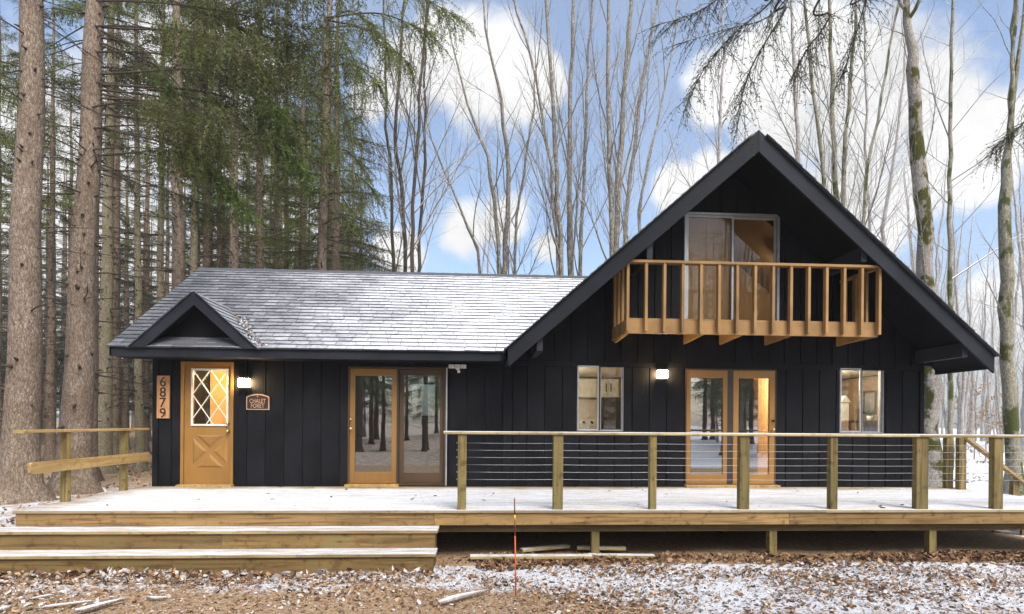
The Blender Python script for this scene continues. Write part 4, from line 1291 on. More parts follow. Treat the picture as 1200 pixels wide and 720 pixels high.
tag(ground, 'woodland floor of needles, leaves and thin snow', kind='structure')

# ------------------------------------------------------------------ fallen leaves (uncountable)
def leaves(name, pts, size, tint, rs, label, lift=.012, tilt=.55):
    """each leaf: a bent four-triangle blade with a pointed end"""
    k = len(pts)
    base = np.array([[-.5, 0, 0], [-.12, .36, .05], [.28, .26, .03], [.62, 0, .10], [.28, -.26, .03], [-.12, -.36, .05]], float)
    base = np.repeat(base[None], k, 0)
    base[:, :, 2] *= rs.uniform(-1.5, 3.2, (k, 1)); base[:, :, 1] *= rs.uniform(.5, 1.15, (k, 1))
    base *= (size * rs.uniform(.6, 1.3, k))[:, None, None] if np.ndim(size) else size * rs.uniform(.6, 1.3, (k, 1, 1))
    a = rs.uniform(0, 2 * np.pi, k); tx = rs.normal(0, tilt, k); ty = rs.normal(0, tilt, k)
    ca, sa, c1, s1, c2, s2 = np.cos(a), np.sin(a), np.cos(tx), np.sin(tx), np.cos(ty), np.sin(ty)
    Rz = np.zeros((k, 3, 3)); Rz[:, 0, 0] = ca; Rz[:, 0, 1] = -sa; Rz[:, 1, 0] = sa; Rz[:, 1, 1] = ca; Rz[:, 2, 2] = 1
    Rx = np.zeros((k, 3, 3)); Rx[:, 0, 0] = 1; Rx[:, 1, 1] = c1; Rx[:, 1, 2] = -s1; Rx[:, 2, 1] = s1; Rx[:, 2, 2] = c1
    Ry = np.zeros((k, 3, 3)); Ry[:, 1, 1] = 1; Ry[:, 0, 0] = c2; Ry[:, 0, 2] = s2; Ry[:, 2, 0] = -s2; Ry[:, 2, 2] = c2
    v = np.einsum('kij,kvj->kvi', Rz @ Rx @ Ry, base) + pts[:, None, :]
    v[:, :, 2] += lift
    f = np.array([[0, 2, 1], [0, 3, 2], [0, 4, 3], [0, 5, 4]])[None] + (np.arange(k) * 6)[:, None, None]
    me = np_mesh(name, v.reshape(-1, 3), f.reshape(-1, 3), tint=np.repeat(tint, 6))
    return tag(mesh_obj(name, me, None, M['leaf']), label, None, None, 'stuff')
rs = np.random.RandomState(7)
def scatter(k, x0, x1, y0, y1, dens=None):
    p = np.stack([rs.uniform(x0, x1, k), rs.uniform(y0, y1, k)], 1)
    if dens is not None: p = p[rs.uniform(0, 1, k) < dens(p[:, 0], p[:, 1])]
    return p
def lay(p): return np.column_stack([p, hgt(p[:, 0], p[:, 1])])
def wob(x, y, s): return np.sin(x * s + 1.7 * np.sin(y * s * .8)) * np.cos(y * s * 1.3 + 1.1 * np.sin(x * s * .6))
def d_front(x, y):
    right = 1 / (1 + np.exp(-(x - .1) * 2.5))
    yf = 0
    near = np.clip((y + 5.0 + .4 * right + .25 * wob(x, y, 1.4)) / 1.0, .05, 1)
    d = near * (.30 + .35 * right) * np.clip(.62 + .55 * wob(x, y, 2.3), .1, 1.1)
    d = np.where((x < SXR) & (y > YF - 2 * TR - .45), .85, d)            # drift against the lowest riser
    d = np.where((x < SXR + .02) & (y > YF - 2 * TR - .04), 0, d)
    return d
p = scatter(72000, -7.5, 8.5, -5.6, -2.5, d_front)
t = np.clip(rs.beta(1.6, 1.6, len(p)) * .72, 0, 1)
snowy = rs.uniform(0, 1, len(p)) < np.clip(.24 + .15 * wob(p[:, 0], p[:, 1], 1.9) - .9 * np.clip((p[:, 1] + 3.0) / .5, 0, 1), 0, .7)
snowy &= p[:, 1] < -2.75
t[snowy] = rs.uniform(.74, 1.0, snowy.sum())
leaves('leaf_litter', lay(p), .038 * rs.uniform(.6, 1.6, len(p)), t, rs, 'brown fallen leaves dusted with snow in front of the deck')
# crumbs of bark, needles and crusted snow on the drive
p = scatter(52000, -6.5, 7.5, -5.7, -3.2, lambda x, y: np.clip(.6 + .4 * wob(x, y, 1.2), .2, 1))
p = p[~((p[:, 0] < SXR + .02) & (p[:, 1] > YF - 2 * TR - .04))]
t = rs.beta(1.3, 1.3, len(p)) * .74; sn = rs.uniform(0, 1, len(p)) < .16; t[sn] = rs.uniform(.78, 1, sn.sum())
leaves('forest_duff', lay(p), .016 * rs.uniform(.5, 1.8, len(p)), t, rs, 'crumbs of needles, bark and snow crust on the drive', .005, .4)
# drift of brown leaves along the front of the deck and against the riser
p = scatter(7000, .0, 8.3, -3.2, -2.5, lambda x, y: np.clip(1 - abs(y + 2.78 + .1 * wob(x, y, 1.6)) / .36, 0, 1) * np.clip(.55 + .6 * wob(x, y, .9), .12, 1))
leaves('leaf_drift', lay(p), .075, rs.beta(2, 2, len(p)) * .66, rs, 'ridge of dry brown leaves blown under the deck edge', .03, .75)
p = scatter(1700, -7.3, SXR, YF - 2 * TR - .26, YF - 2 * TR - .02, lambda x, y: np.clip(.55 + .6 * wob(x, y, 1.1), .1, 1) * np.clip((y + 3.55) / .2, 0.2, 1))
tt = rs.beta(2, 2, len(p)) * .7; tt[rs.uniform(0, 1, len(p)) < .3] = .86
leaves('leaf_drift', lay(p), .085, tt, rs, 'leaves drifted against the lowest step', .035, .8)
# thinner litter in the woods left of and behind the house
p = scatter(22000, -22, -5.8, -2.5, 26, lambda x, y: np.clip(.55 + .5 * wob(x, y, .9), .1, 1))
tt = np.clip(rs.beta(1.7, 1.7, len(p)) * .74, 0, 1); sn = rs.uniform(0, 1, len(p)) < .22; tt[sn] = .9
leaves('leaf_litter', lay(p), .10, tt, rs, 'fallen leaves on the forest floor left of the chalet', .02)
p = scatter(9000, 8.0, 26, -4, 26, lambda x, y: np.clip(.45 + .5 * wob(x, y, .8), .1, 1))
tt = np.clip(rs.beta(1.7, 1.7, len(p)) * .74, 0, 1); sn = rs.uniform(0, 1, len(p)) < .5; tt[sn] = .92
leaves('leaf_litter', lay(p), .10, tt, rs, 'fallen leaves on the snowy ground right of the chalet', .02)
# a few leaves lying on the deck and in the roof valley
def d_deck(x, y): return np.clip(.10 + .9 * np.exp(-((y + .12) / .13) ** 2) + .25 * np.clip(wob(x, y, 2.2), 0, 1), 0, 1)
p = scatter(330, DXL + .3, 7.4, YF + .1, -.06, d_deck)
leaves('deck_leaves', np.column_stack([p, np.full(len(p), DZ)]), .055, rs.beta(2, 2.5, len(p)) * .5, rs, 'scattered brown leaves lying on the deck boards', .008, .25)
k = 420; f = rs.uniform(0, 1, k) ** .9; off = rs.normal(0, .06, k)
vy = YE + f * (YV - YE) * .72; vz = ZE + (vy - YE) * SW
vx = XD + (ZD - vz) / SD + off + .02
vz = np.maximum(vz, ZD - np.abs(vx - XD) * SD)
tt = rs.beta(2, 2, k) * .7; tt[rs.uniform(0, 1, k) < .75] = .98
leaves('valley_leaves', np.column_stack([vx, vy, vz]), .07, tt, rs, 'snowy leaves caught in the valley of the small entrance gable', .02, .5)

def stick(pts, r, name, label, mat):
    q = [on_z(x, y, .0) for x, y in pts]
    q = [(v.x, v.y, float(hgt(v.x, v.y)) + r * 1.1 + .012) for v in q]
    n = len(q); rad = [r * (1 - .55 * abs(2 * i / (n - 1) - .8)) for i in range(n)]
    o = MB().tube(q, rad, 7).build(name, mat, None, place=(q[0][0], q[0][1], q[0][2] - r))
    tag(o, label, 'stick' if name != 'tree_root' else 'root')
stick([(514, 712), (530, 708), (548, 703), (572, 697)], .034, 'fallen_stick', 'pale snow-covered stick lying left of the orange stake', M['stick'])
stick([(88, 719), (108, 715), (128, 709), (146, 705)], .03, 'tree_root', 'pale exposed root at the bottom left corner', M['root'])
stick([(30, 717), (60, 712), (95, 707), (112, 705)], .016, 'fallen_stick', 'thin frosted twig left of the pale root', M['stick'])
stick([(172, 703), (182, 705), (196, 705)], .022, 'fallen_stick', 'short pale stick lying right of the root', M['stick'])
stick([(38, 702), (55, 699), (72, 697)], .016, 'fallen_stick', 'small snowy twig below the steps at the left edge', M['stick'])
stick([(-5, 716), (6, 714), (14, 712)], .026, 'fallen_stick', 'stub of a pale stick at the very left edge', M['stick'])

# ------------------------------------------------------------------ trees
def grow(mb, rng, p, d, length, r0, n, sides, wig, up, tip=.25):
    """one limb: a wandering tapered tube; returns its points, directions and radii"""
    pts, rad, dirs = [p.copy()], [r0], [d.copy()]
    st = length / n
    for i in range(n):
        d = (d + Vector((rng.gauss(0, wig), rng.gauss(0, wig), rng.gauss(0, wig) + up))).normalized()
        p = p + d * st
        pts.append(p.copy()); dirs.append(d.copy()); rad.append(r0 * (1 - (1 - tip) * (i + 1) / n))
    mb.tube(pts, rad, sides, cap=False)
    return pts, dirs, rad

def side_dir(d, az, ang):
    a = Vector((1, 0, 0)) if abs(d.x) < .8 else Vector((0, 1, 0))
    u = d.cross(a).normalized(); w = d.cross(u)
    return (d * math.cos(ang) + (u * math.cos(az) + w * math.sin(az)) * math.sin(ang)).normalized()

def branch_out(mb, rng, pts, dirs, rad, t0, count, len_f, ang, up, depth, sides=4, twig=True):
    n = len(pts) - 1; az = rng.random() * 6.28
    for k in range(count):
        t = t0 + (1 - t0) * (k + rng.random()) / count
        i = min(int(t * n), n - 1); f = t * n - i
        p = pts[i].lerp(pts[i + 1], f); r = rad[i] * (1 - f) + rad[i + 1] * f
        az += 2.4 + rng.uniform(-.5, .5)
        L = len_f(t) * rng.uniform(.6, 1.25)
        if L < .12: continue
        d = side_dir(dirs[i], az, ang * rng.uniform(.7, 1.3))
        rb = min(r * .5, .0072 * L + .0026)
        q = grow(mb, rng, p, d, L, rb, 5 if depth else 3, sides if depth else 3, .09, up, .22)
        if depth > 0:
            branch_out(mb, rng, *q, .25, max(4, int(L * (3.6 if depth > 1 else 5.5))), lambda t, L=L: L * (.5 - .3 * t), ang * 1.05, up * .6, depth - 1, 3)

def bare_tree_meshes(rng, stems, dens=1.0, ang=.55, up=.055, depth=2):
    """stems: list of control polylines [(x, y, z, r), ...] in the tree's own space"""
    tm, cm = MB(), MB()
    for cp in stems:
        # resample the control polyline with a little wander
        pts, rad = [], []
        for (a, b) in zip(cp[:-1], cp[1:]):
            m = max(3, int((b[2] - a[2]) / .8))
            for i in range(m):
                f = i / m; w = .03 if i else 0.0
                pts.append(Vector((a[0] + (b[0] - a[0]) * f + rng.gauss(0, w), a[1] + (b[1] - a[1]) * f + rng.gauss(0, w), a[2] + (b[2] - a[2]) * f)))
                rad.append((a[3] + (b[3] - a[3]) * f) * rng.uniform(.95, 1.05))
        pts.append(Vector(cp[-1][:3])); rad.append(cp[-1][3])
        if pts[0].z < .4: rad[0] *= 1.45; rad[1] *= 1.08
        tm.tube(pts, rad, 8, cap=False)
        dirs = [(pts[min(i + 1, len(pts) - 1)] - pts[max(i - 1, 0)]).normalized() for i in range(len(pts))]
        H = pts[-1].z - pts[0].z
        branch_out(cm, rng, pts, dirs, rad, .30, int(H * 1.35 * dens), lambda t, H=H: max(.5, H * .27 * (1 - t) ** .7), ang, up, depth)
        branch_out(cm, rng, pts, dirs, rad, .10, int(H * .35 * dens), lambda t: 1.0, ang * 1.5, up * .4, 1)
    return tm, cm

def mk(mb, name):
    me = bpy.data.meshes.new(name); me.from_pydata(mb.v, [], mb.f)
    me.polygons.foreach_set('use_smooth', mb.sm); me.update(); return me

def place_tree(name, loc, trunk, crown, tm, cm, label, group=None, rz=0, scale=1.0, extra=(), cat='tree'):
    t = thing(name, loc, label, cat, group, rz, scale)
    for nm, me, mt in [('trunk', trunk, tm), ('crown', crown, cm)] + list(extra):
        if me is None: continue
        if not me.materials:
            for m in (mt if isinstance(mt, (list, tuple)) else [mt]): me.materials.append(m)
        o = bpy.data.objects.new(nm, me); COL.objects.link(o); o.parent = t
        if nm == 'dead_limbs': o['kind'] = 'stuff'
    return t

def hero_bare(name, depth, stems_px, label, mt, seed, dens=1.0, ang=.5, up=.055, group=None, topz=None, depth_lv=2):
    """stems_px: per stem a list of (x, y, width_px) from low to high, read off the photograph at one distance"""
    rng = random.Random(seed)
    Y = CAM.y + depth; s = depth / FPX
    b0 = stems_px[0][0]
    bx = px_x(b0[0], Y, b0[1]); gz = float(hgt(bx, Y))
    stems = []
    for st in stems_px:
        off = Vector((0, rng.uniform(-.5, .5), 0)) if len(stems) else Vector((0, 0, 0))
        cp = []
        for k, (x, y, w) in enumerate(st):
            P = on_y(x, y, Y)
            cp.append((P.x - bx + 0, off.y * min(1, k), P.z - gz, w * s / 2 * (1 if w > 12.5 else .64)))
        if cp[0][2] > .3 and st[0][1] > 330 or len(st[0]) == 3 and st[0][1] >= 500:
            cp[0] = (cp[0][0], cp[0][1], -.05, cp[0][3])
        a, b = cp[-2], cp[-1]                      # carry the stem on above the frame
        dz = b[2] - a[2]; ex = rng.uniform(3.5, 6.0)
        cp.append((b[0] + (b[0] - a[0]) / dz * ex * .6, b[1] + rng.uniform(-.4, .4), b[2] + ex, .018))
        stems.append(cp)
    tm, cm = bare_tree_meshes(rng, stems, dens, ang, up, depth_lv)
    return place_tree(name, (bx, Y, gz), mk(tm, 'trunk'), mk(cm, 'crown'), mt, M['bark_bare'] if mt is not M['bark_far'] else mt, label, group)

# --- bare trees read off the photograph
hero_bare('bare_tree', 15.5, [[(1094, 580, 22), (1090, 430, 20), (1083, 310, 18), (1076, 190, 16), (1069, 80, 13), (1062, 22, 12)],
                              [(1063, 26, 8), (1052, 8, 6), (1046, -25, 5)], [(1064, 24, 8), (1072, 0, 6), (1078, -40, 5)]],
          'thick mossy bare trunk rising just right of the gable', M['bark_moss'], 31, .55, .6)
hero_bare('bare_tree', 14.0, [[(1188, 585, 17), (1184, 480, 15), (1179, 420, 14), (1181, 330, 14), (1177, 240, 13), (1183, 165, 12)],
                              [(1183, 168, 8), (1176, 120, 7), (1179, 60, 6), (1183, 0, 5)], [(1184, 166, 8), (1192, 110, 7), (1196, 40, 6), (1199, 0, 5)]],
          'crooked grey tree forking high up at the right edge', M['bark_olive'], 32, .5, .8)
hero_bare('bare_tree', 22.0, [[(1113, 552, 9), (1113, 400, 8), (1112, 260, 8), (1114, 130, 6.5), (1117, 0, 5)]],
          'slender straight bare tree between the mossy trunk and the crooked one', M['bark_olive'], 33, .7, .75, .03)
hero_bare('bare_tree', 21.0, [[(985, 560, 12), (984, 300, 10), (975, 120, 8), (972, 0, 6)], [(988, 560, 10), (993, 260, 9), (1002, 120, 7), (1010, 0, 5)],
                              [(980, 560, 9), (968, 250, 8), (950, 110, 6), (940, 0, 5)], [(992, 560, 9), (1012, 200, 6), (1034, 90, 4.5), (1050, 0, 4)]],
          'clump of bare stems fanning out above the right slope of the gable', M['bark_olive'], 34, .6, .42, .06)
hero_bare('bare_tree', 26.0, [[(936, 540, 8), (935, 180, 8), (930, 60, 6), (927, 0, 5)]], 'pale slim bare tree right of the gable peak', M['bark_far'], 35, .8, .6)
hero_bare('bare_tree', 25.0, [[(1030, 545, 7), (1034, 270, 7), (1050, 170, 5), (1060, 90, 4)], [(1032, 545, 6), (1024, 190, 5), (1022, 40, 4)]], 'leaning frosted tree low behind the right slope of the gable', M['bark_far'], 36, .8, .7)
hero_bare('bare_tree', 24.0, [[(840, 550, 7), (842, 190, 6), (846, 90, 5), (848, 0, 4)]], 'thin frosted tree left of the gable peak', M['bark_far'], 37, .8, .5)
hero_bare('bare_tree', 19.5, [[(724, 570, 12), (722, 290, 11), (725, 200, 10), (730, 110, 8), (740, 0, 6)], [(728, 570, 9), (735, 260, 8), (752, 110, 6), (772, 0, 4)],
                              [(720, 570, 9), (716, 270, 9), (712, 140, 7), (712, 0, 5)], [(731, 570, 7), (747, 250, 6), (768, 150, 4), (790, 40, 3)]],
          'many-stemmed bare tree left of the gable with frosted bark', M['bark_bare'], 38, .6, .40, .06)
hero_bare('bare_tree', 20.5, [[(671, 570, 12), (669, 320, 12), (667, 230, 9), (668, 130, 8), (672, 0, 6)], [(667, 570, 9), (656, 300, 8), (648, 150, 7), (638, 0, 5)],
                              [(674, 570, 8), (682, 260, 7), (688, 110, 5), (695, 0, 4)], [(664, 570, 7), (645, 200, 5), (620, 70, 4), (600, 0, 3.5)]],
          'many-stemmed bare tree behind the right end of the wing roof', M['bark_bare'], 39, .6, .40, .06)
hero_bare('bare_tree', 22.5, [[(593, 560, 11), (592, 310, 10), (596, 200, 8), (588, 120, 6), (574, 60, 4.5)], [(589, 560, 8), (584, 290, 7), (572, 190, 6), (548, 130, 4)],
                              [(585, 560, 6), (560, 290, 5), (530, 220, 4), (505, 160, 3)], [(597, 560, 6), (606, 250, 5), (622, 150, 4)]],
          'spreading bare tree behind the middle of the wing roof', M['bark_bare'], 40, .65, .5, .05)
hero_bare('bare_tree', 19.0, [[(476, 570, 8), (475, 315, 7), (471, 220, 7), (463, 160, 6), (470, 60, 5), (474, 0, 4)], [(480, 570, 8), (484, 300, 7), (487, 220, 6), (492, 120, 5), (505, 0, 4)],
                              [(490, 570, 7), (490, 280, 6), (498, 190, 5), (496, 90, 4), (500, 0, 4)], [(462, 570, 6), (460, 300, 6), (456, 180, 5), (450, 80, 4)]],
          'dark clump of bare stems just right of the green spruces', M['dead_limb'], 41, .8, .55, .04)

# --- far woods: copies of a few bare trees
rng = random.Random(77)
far_meshes = []
for k in range(5):
    stems = [[(0, 0, -.1, .13), (rng.uniform(-.2, .2), rng.uniform(-.2, .2), 6, .10), (rng.uniform(-.5, .5), rng.uniform(-.5, .5), 12, .06), (rng.uniform(-.8, .8), rng.uniform(-.8, .8), 17, .015)]]
    if k % 2: stems.append([(.12, .05, -.1, .09), (.8, rng.uniform(-.4, .4), 6, .065), (1.5, rng.uniform(-.6, .6), 13, .012)])
    tm, cm = bare_tree_meshes(rng, stems, .75, .55, .05, 2)
    far_meshes.append((mk(tm, 'trunk'), mk(cm, 'crown')))
spots = []
def free(x, y, dmin):
    return all((x - a) ** 2 + (y - b) ** 2 > dmin * dmin for a, b in spots)
def view_x(px, depth): return px_x(px, CAM.y + depth)
for i in range(900):
    if len(spots) >= 82: break
    dep = rng.uniform(26, 78)
    px = rng.uniform(430, 1060) if rng.random() < .08 else rng.uniform(1060, 1320)
    x, y = view_x(px, dep), CAM.y + dep
    if not free(x, y, 1.5): continue
    spots.append((x, y))
    tr, cr = far_meshes[rng.randrange(5)]
    right = px > 1050
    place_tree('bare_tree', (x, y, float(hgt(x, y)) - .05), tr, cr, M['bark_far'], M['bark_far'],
               'one of the thin frosted trees in the far woods ' + ('right of the chalet' if right else 'behind the chalet roofs'),
               'far bare trees ' + ('right of the chalet' if right else 'behind the roofs'), rng.random() * 6.28, rng.uniform(.7, 1.15))

# --- spruces
def spruce_trunk(rng, H, r0, zdead0, zdead1, limbs, lean=(0, 0), stub=True, sides=14):
    """trunk with root flare, knots and whorls of dead limbs"""
    tm, lm = MB(), MB()
    pts, rad = [], []
    n = int(H / .5)
    for i in range(n + 1):
        z = H * i / n; f = i / n
        flare = 1 + .75 * math.exp(-z / .28) + .18 * math.exp(-z / 1.5)
        pts.append(Vector((lean[0] * f ** 1.15 + .02 * math.sin(z * 1.3 + r0 * 50), lean[1] * f + .02 * math.cos(z * 1.1 + r0 * 31), z - .12)))
        rad.append(max(.012, r0 * (1 - .93 * f ** 1.1)) * flare * rng.uniform(.975, 1.025))
    vs0 = len(tm.v)
    tm.tube(pts, rad, sides, cap=False)
    for i in range(2):                               # root lobes
        for k in range(sides):
            x, y, z = tm.v[vs0 + i * sides + k]
            a = 2 * math.pi * k / sides
            s = 1 + .22 * math.sin(a * 3 + r0 * 77) * (1 if i == 0 else .4)
            tm.v[vs0 + i * sides + k] = (pts[i].x + (x - pts[i].x) * s, pts[i].y + (y - pts[i].y) * s, z)
    def at(z):
        f = min(max((z + .12) / H * n, 0), n - 1.001); i = int(f); return pts[i].lerp(pts[i + 1], f - i), rad[i]
    if stub:
        z = 1.6
        while z < min(zdead1, H * .8):
            p, r = at(z)
            for k in range(rng.randint(1, 4)):
                a = rng.random() * 6.28; d = Vector((math.cos(a), math.sin(a), rng.uniform(-.3, .3)))
                q = p + d * (r * .85) + Vector((0, 0, rng.uniform(-.12, .12)))
                kr = rng.uniform(.05, .15) * r + .010
                lm.tube([q, q + d * (.15 * r + rng.uniform(.02, .05)), q + d * (.15 * r + rng.uniform(.06, .16))], [kr, kr * .7, .008], 6)
            z += rng.uniform(.22, .6)
    z = zdead0
    while z < zdead1:
        p, r = at(z)
        for k in range(rng.randint(2, 4)):
            if rng.random() > limbs: continue
            a = rng.random() * 6.28; L = rng.uniform(.6, 2.6)
            d = Vector((math.cos(a), math.sin(a), rng.uniform(-.10, .28))).normalized()
            q = grow(lm, rng, p + d * r * .8, d, L, rng.uniform(.012, .022), 6, 4, .07, -.045, .15)
            for j in range(int(L * 5)):
                t = rng.uniform(.2, 1); i = min(int(t * 6), 5)
                dd = (q[1][i] + Vector((rng.gauss(0, .6), rng.gauss(0, .6), rng.gauss(-.25, .3)))).normalized()
                grow(lm, rng, q[0][i].lerp(q[0][i + 1], t * 6 - i), dd, rng.uniform(.15, .6), .0055, 2, 3, .15, -.06, .3)
        z += rng.uniform(.35, .65)
    return tm, lm

def needle_strings(rs, P, D, L, step, nlen, nwid, per, sag=.0):
    """tufts of needles along many straight-ish strings: P start (k,3), D direction (k,3), L length (k)"""
    cnt = np.maximum(2, (L / step).astype(int)); tot = cnt.sum()
    sid = np.repeat(np.arange(len(P)), cnt)
    j = np.arange(tot) - np.repeat(np.cumsum(cnt) - cnt, cnt)
    s = (j + rs.uniform(0, 1, tot)) / cnt[sid] * L[sid]
    c = P[sid] + D[sid] * s[:, None]; c[:, 2] -= sag * s * s
    c += rs.normal(0, .008, c.shape)
    c = np.repeat(c, per, 0); d = np.repeat(D[sid], per, 0); sid = np.repeat(sid, per)
    k = len(c)
    rd = rs.normal(0, 1, (k, 3)); rd /= np.linalg.norm(rd, axis=1)[:, None]
    nd = d * .75 + rd * .8; nd /= np.linalg.norm(nd, axis=1)[:, None]
    w = np.cross(nd, rs.normal(0, 1, (k, 3))); w /= np.linalg.norm(w, axis=1)[:, None] + 1e-9
    ln = nlen * rs.uniform(.6, 1.3, k)[:, None]; wd = nwid * rs.uniform(.7, 1.3, k)[:, None]
    v = np.stack([c - w * wd / 2, c + w * wd / 2, c + nd * ln], 1)
    return v, sid

def bough(seed, L, rise, droop, s0=.18, hang=.45, step=.05, nlen=.075, nwid=.017, per=2, gap=.11, spread=.34, stem=1.0):
    """a conifer bough along +X: stem tube, side branchlets, hanging needle curtains -> (verts, faces, material index, tint)"""
    rs = np.random.RandomState(seed); rng = random.Random(seed)
    def main(s): return np.array([L * s * (1 - .06 * s), .06 * L * math.sin(s * 2.6 + seed) * s, L * (rise * s - droop * s * s + .5 * droop * s ** 4)])
    mb = MB()
    pts = [main(s) for s in np.linspace(0, 1, 9)]
    mb.tube(pts, [max(.004, stem * (.010 + .007 * L) * (1 - .85 * k / 8)) for k in range(9)], 5, cap=False)
    P, D, LL, T = [], [], [], []
    s = s0
    while s < 1.0:
        for sg in (-1, 1):
            if rng.random() < .12: continue
            b = main(s); t = main(min(s + .05, 1)) - main(s - .05); t /= np.linalg.norm(t)
            l = L * spread * (.35 + .9 * (1 - s)) * rng.uniform(.6, 1.15) * min(1, (s - s0) * 5 + .45)
            d = t * rng.uniform(.5, .9) + np.array([0, sg * rng.uniform(.6, 1.0), rng.uniform(-.25, .05)])
            d /= np.linalg.norm(d)
            P.append(b); D.append(d); LL.append(l); T.append(rng.uniform(.3, .8))
            mb.tube([b, b + d * l * .55 - np.array([0, 0, .04 * l]), b + d * l - np.array([0, 0, .16 * l])], [.008, .005, .003], 3, cap=False)
            m = max(1, int(l / gap))
            for q in range(m):
                f = (q + rng.random()) / m
                hp = b + d * l * f - np.array([0, 0, .16 * l * f * f])
                hd = np.array([d[0] * .25 + rng.gauss(0, .12), d[1] * .25 + rng.gauss(0, .12), -1.0]); hd /= np.linalg.norm(hd)
                P.append(hp); D.append(hd); LL.append(hang * rng.uniform(.3, 1.25) * (1 - .35 * f)); T.append(rng.uniform(0, .75))
        s += gap / L * rng.uniform(.8, 1.3)
    P.append(main(.8)); e = main(1.0) - main(.8); P_ = np.array(P)
    D.append(e / np.linalg.norm(e)); LL.append(np.linalg.norm(e)); T.append(.9)
    v, sid = needle_strings(rs, P_, np.array(D), np.array(LL), step, nlen, nwid, per, .12)
    tint = np.clip(np.array(T)[sid] + rs.normal(0, .12, len(sid)), 0, 1)
    wood_v = np.array(mb.v); wf = []
    for f in mb.f:
        if len(f) == 4: wf += [(f[0], f[1], f[2]), (f[0], f[2], f[3])]
        else: wf.append(f)
    nv = len(wood_v)
    V = np.concatenate([wood_v, v.reshape(-1, 3)])
    F = np.concatenate([np.array(wf), np.arange(len(v) * 3).reshape(-1, 3) + nv])
    MI = np.concatenate([np.zeros(len(wf), int), np.ones(len(v), int)])
    TI = np.concatenate([np.zeros(nv), np.repeat(tint, 3)])
    return V, F, MI, TI

def assemble(parts):
    """parts: (bough, origin, azimuth, pitch, scale) -> one mesh"""
    Vs, Fs, Ms, Ts, off = [], [], [], [], 0
    for (V, F, MI, TI), o, az, pitch, sc, dt in parts:
        ca, sa, cp, sp_ = math.cos(az), math.sin(az), math.cos(pitch), math.sin(pitch)
        Rm = np.array([[ca, -sa, 0], [sa, ca, 0], [0, 0, 1]]) @ np.array([[cp, 0, -sp_], [0, 1, 0], [sp_, 0, cp]])
        Vs.append((V * sc) @ Rm.T + np.array(o)); Fs.append(F + off); Ms.append(MI); Ts.append(np.clip(TI + dt, 0, 1)); off += len(V)
    return np_mesh('crown', np.concatenate(Vs), np.concatenate(Fs), np.concatenate(Ms), np.concatenate(Ts))

B_long = [bough(100 + k, 3.6, .05, .30, .22, .55) for k in range(4)]
B_mid = [bough(120 + k, 2.4, .08, .42, .15, .78, .055, .075, .016, 2, .15, .24) for k in range(4)]
B_far = [bough(140 + k, 2.6, .05, .32, .12, .45, .10, .13, .034, 2, .17) for k in range(3)]

def crown(rng, z0, z1, lmax, boughs, lbase, gap=.5, per=4, az0=None, awid=6.28):
    parts, z = [], z0
    while z < z1:
        f = (z - z0) / (z1 - z0)
        L = max(.5, lmax * (1 - f) ** .85 * min(1, .55 + f * 2.5))
        for k in range(per if z < z1 - 2 else 3):
            a = rng.random() * 6.28 if az0 is None else az0 + rng.uniform(-.5, .5) * awid
            parts.append((boughs[rng.randrange(len(boughs))], (0, 0, z + rng.uniform(-.15, .15)), a, rng.uniform(-.22, .10) + .3 * f, L / lbase * rng.uniform(.75, 1.15), rng.uniform(-.35, .35)))
        z += gap * rng.uniform(.7, 1.3)
    return assemble(parts)

WOODN = [M['dead_limb'], M['needle']]
rng = random.Random(9)
crown_hi = [crown(rng, 11.0, 21, 2.4, B_far, 2.6, .8, 3) for k in range(2)]       # high green tops of the plantation
crown_lo = [crown(rng, 3.6, 19, 3.2, B_mid, 2.4, .62, 4) for k in range(2)]      # trees green to low down at the wood's edge
far_crown = [crown(rng, 2.6, 17, 2.2, B_far, 2.6, .75, 3) for k in range(2)]
MFR = [M['dead_limb'], M['needle_frost']]
far_trunk = []
for k in range(3):
    tm, lm = spruce_trunk(rng, 21, .19, 2.2, 11.5, .75, sides=8)
    far_trunk.append((mk(tm, 'trunk'), mk(lm, 'limbs')))
low_trunk = []
for k in range(2):
    tm, lm = spruce_trunk(rng, 19, .17, 1.5, 5, .8, sides=9)
    low_trunk.append((mk(tm, 'trunk'), mk(lm, 'limbs')))

def spruce_px(base_x, depth, top_x, wpx, label, seed, mt, H=22, dead=(2.4, 11), limbs=.7, cr=None, base_y=None):
    """one near spruce: trunk position, width and lean read off the photograph"""
    rg = random.Random(seed)
    Y = CAM.y + depth; bx = px_x(base_x, Y, 560); gz = float(hgt(bx, Y))
    zt = px_z(top_x, 0, Y); lx = (px_x(top_x, Y, 0) - bx) / (zt - gz) ** 1.0 * H
    tm, lm = spruce_trunk(rg, H, wpx * depth / FPX / 2, dead[0], dead[1], limbs, (lx, rg.uniform(-.3, .3)), sides=18)
    return place_tree('spruce_tree', (bx, Y, gz), mk(tm, 'trunk'), cr, mt, WOODN, label,
                      extra=[('dead_limbs', mk(lm, 'dead_limbs'), M['dead_limb'])]), lx

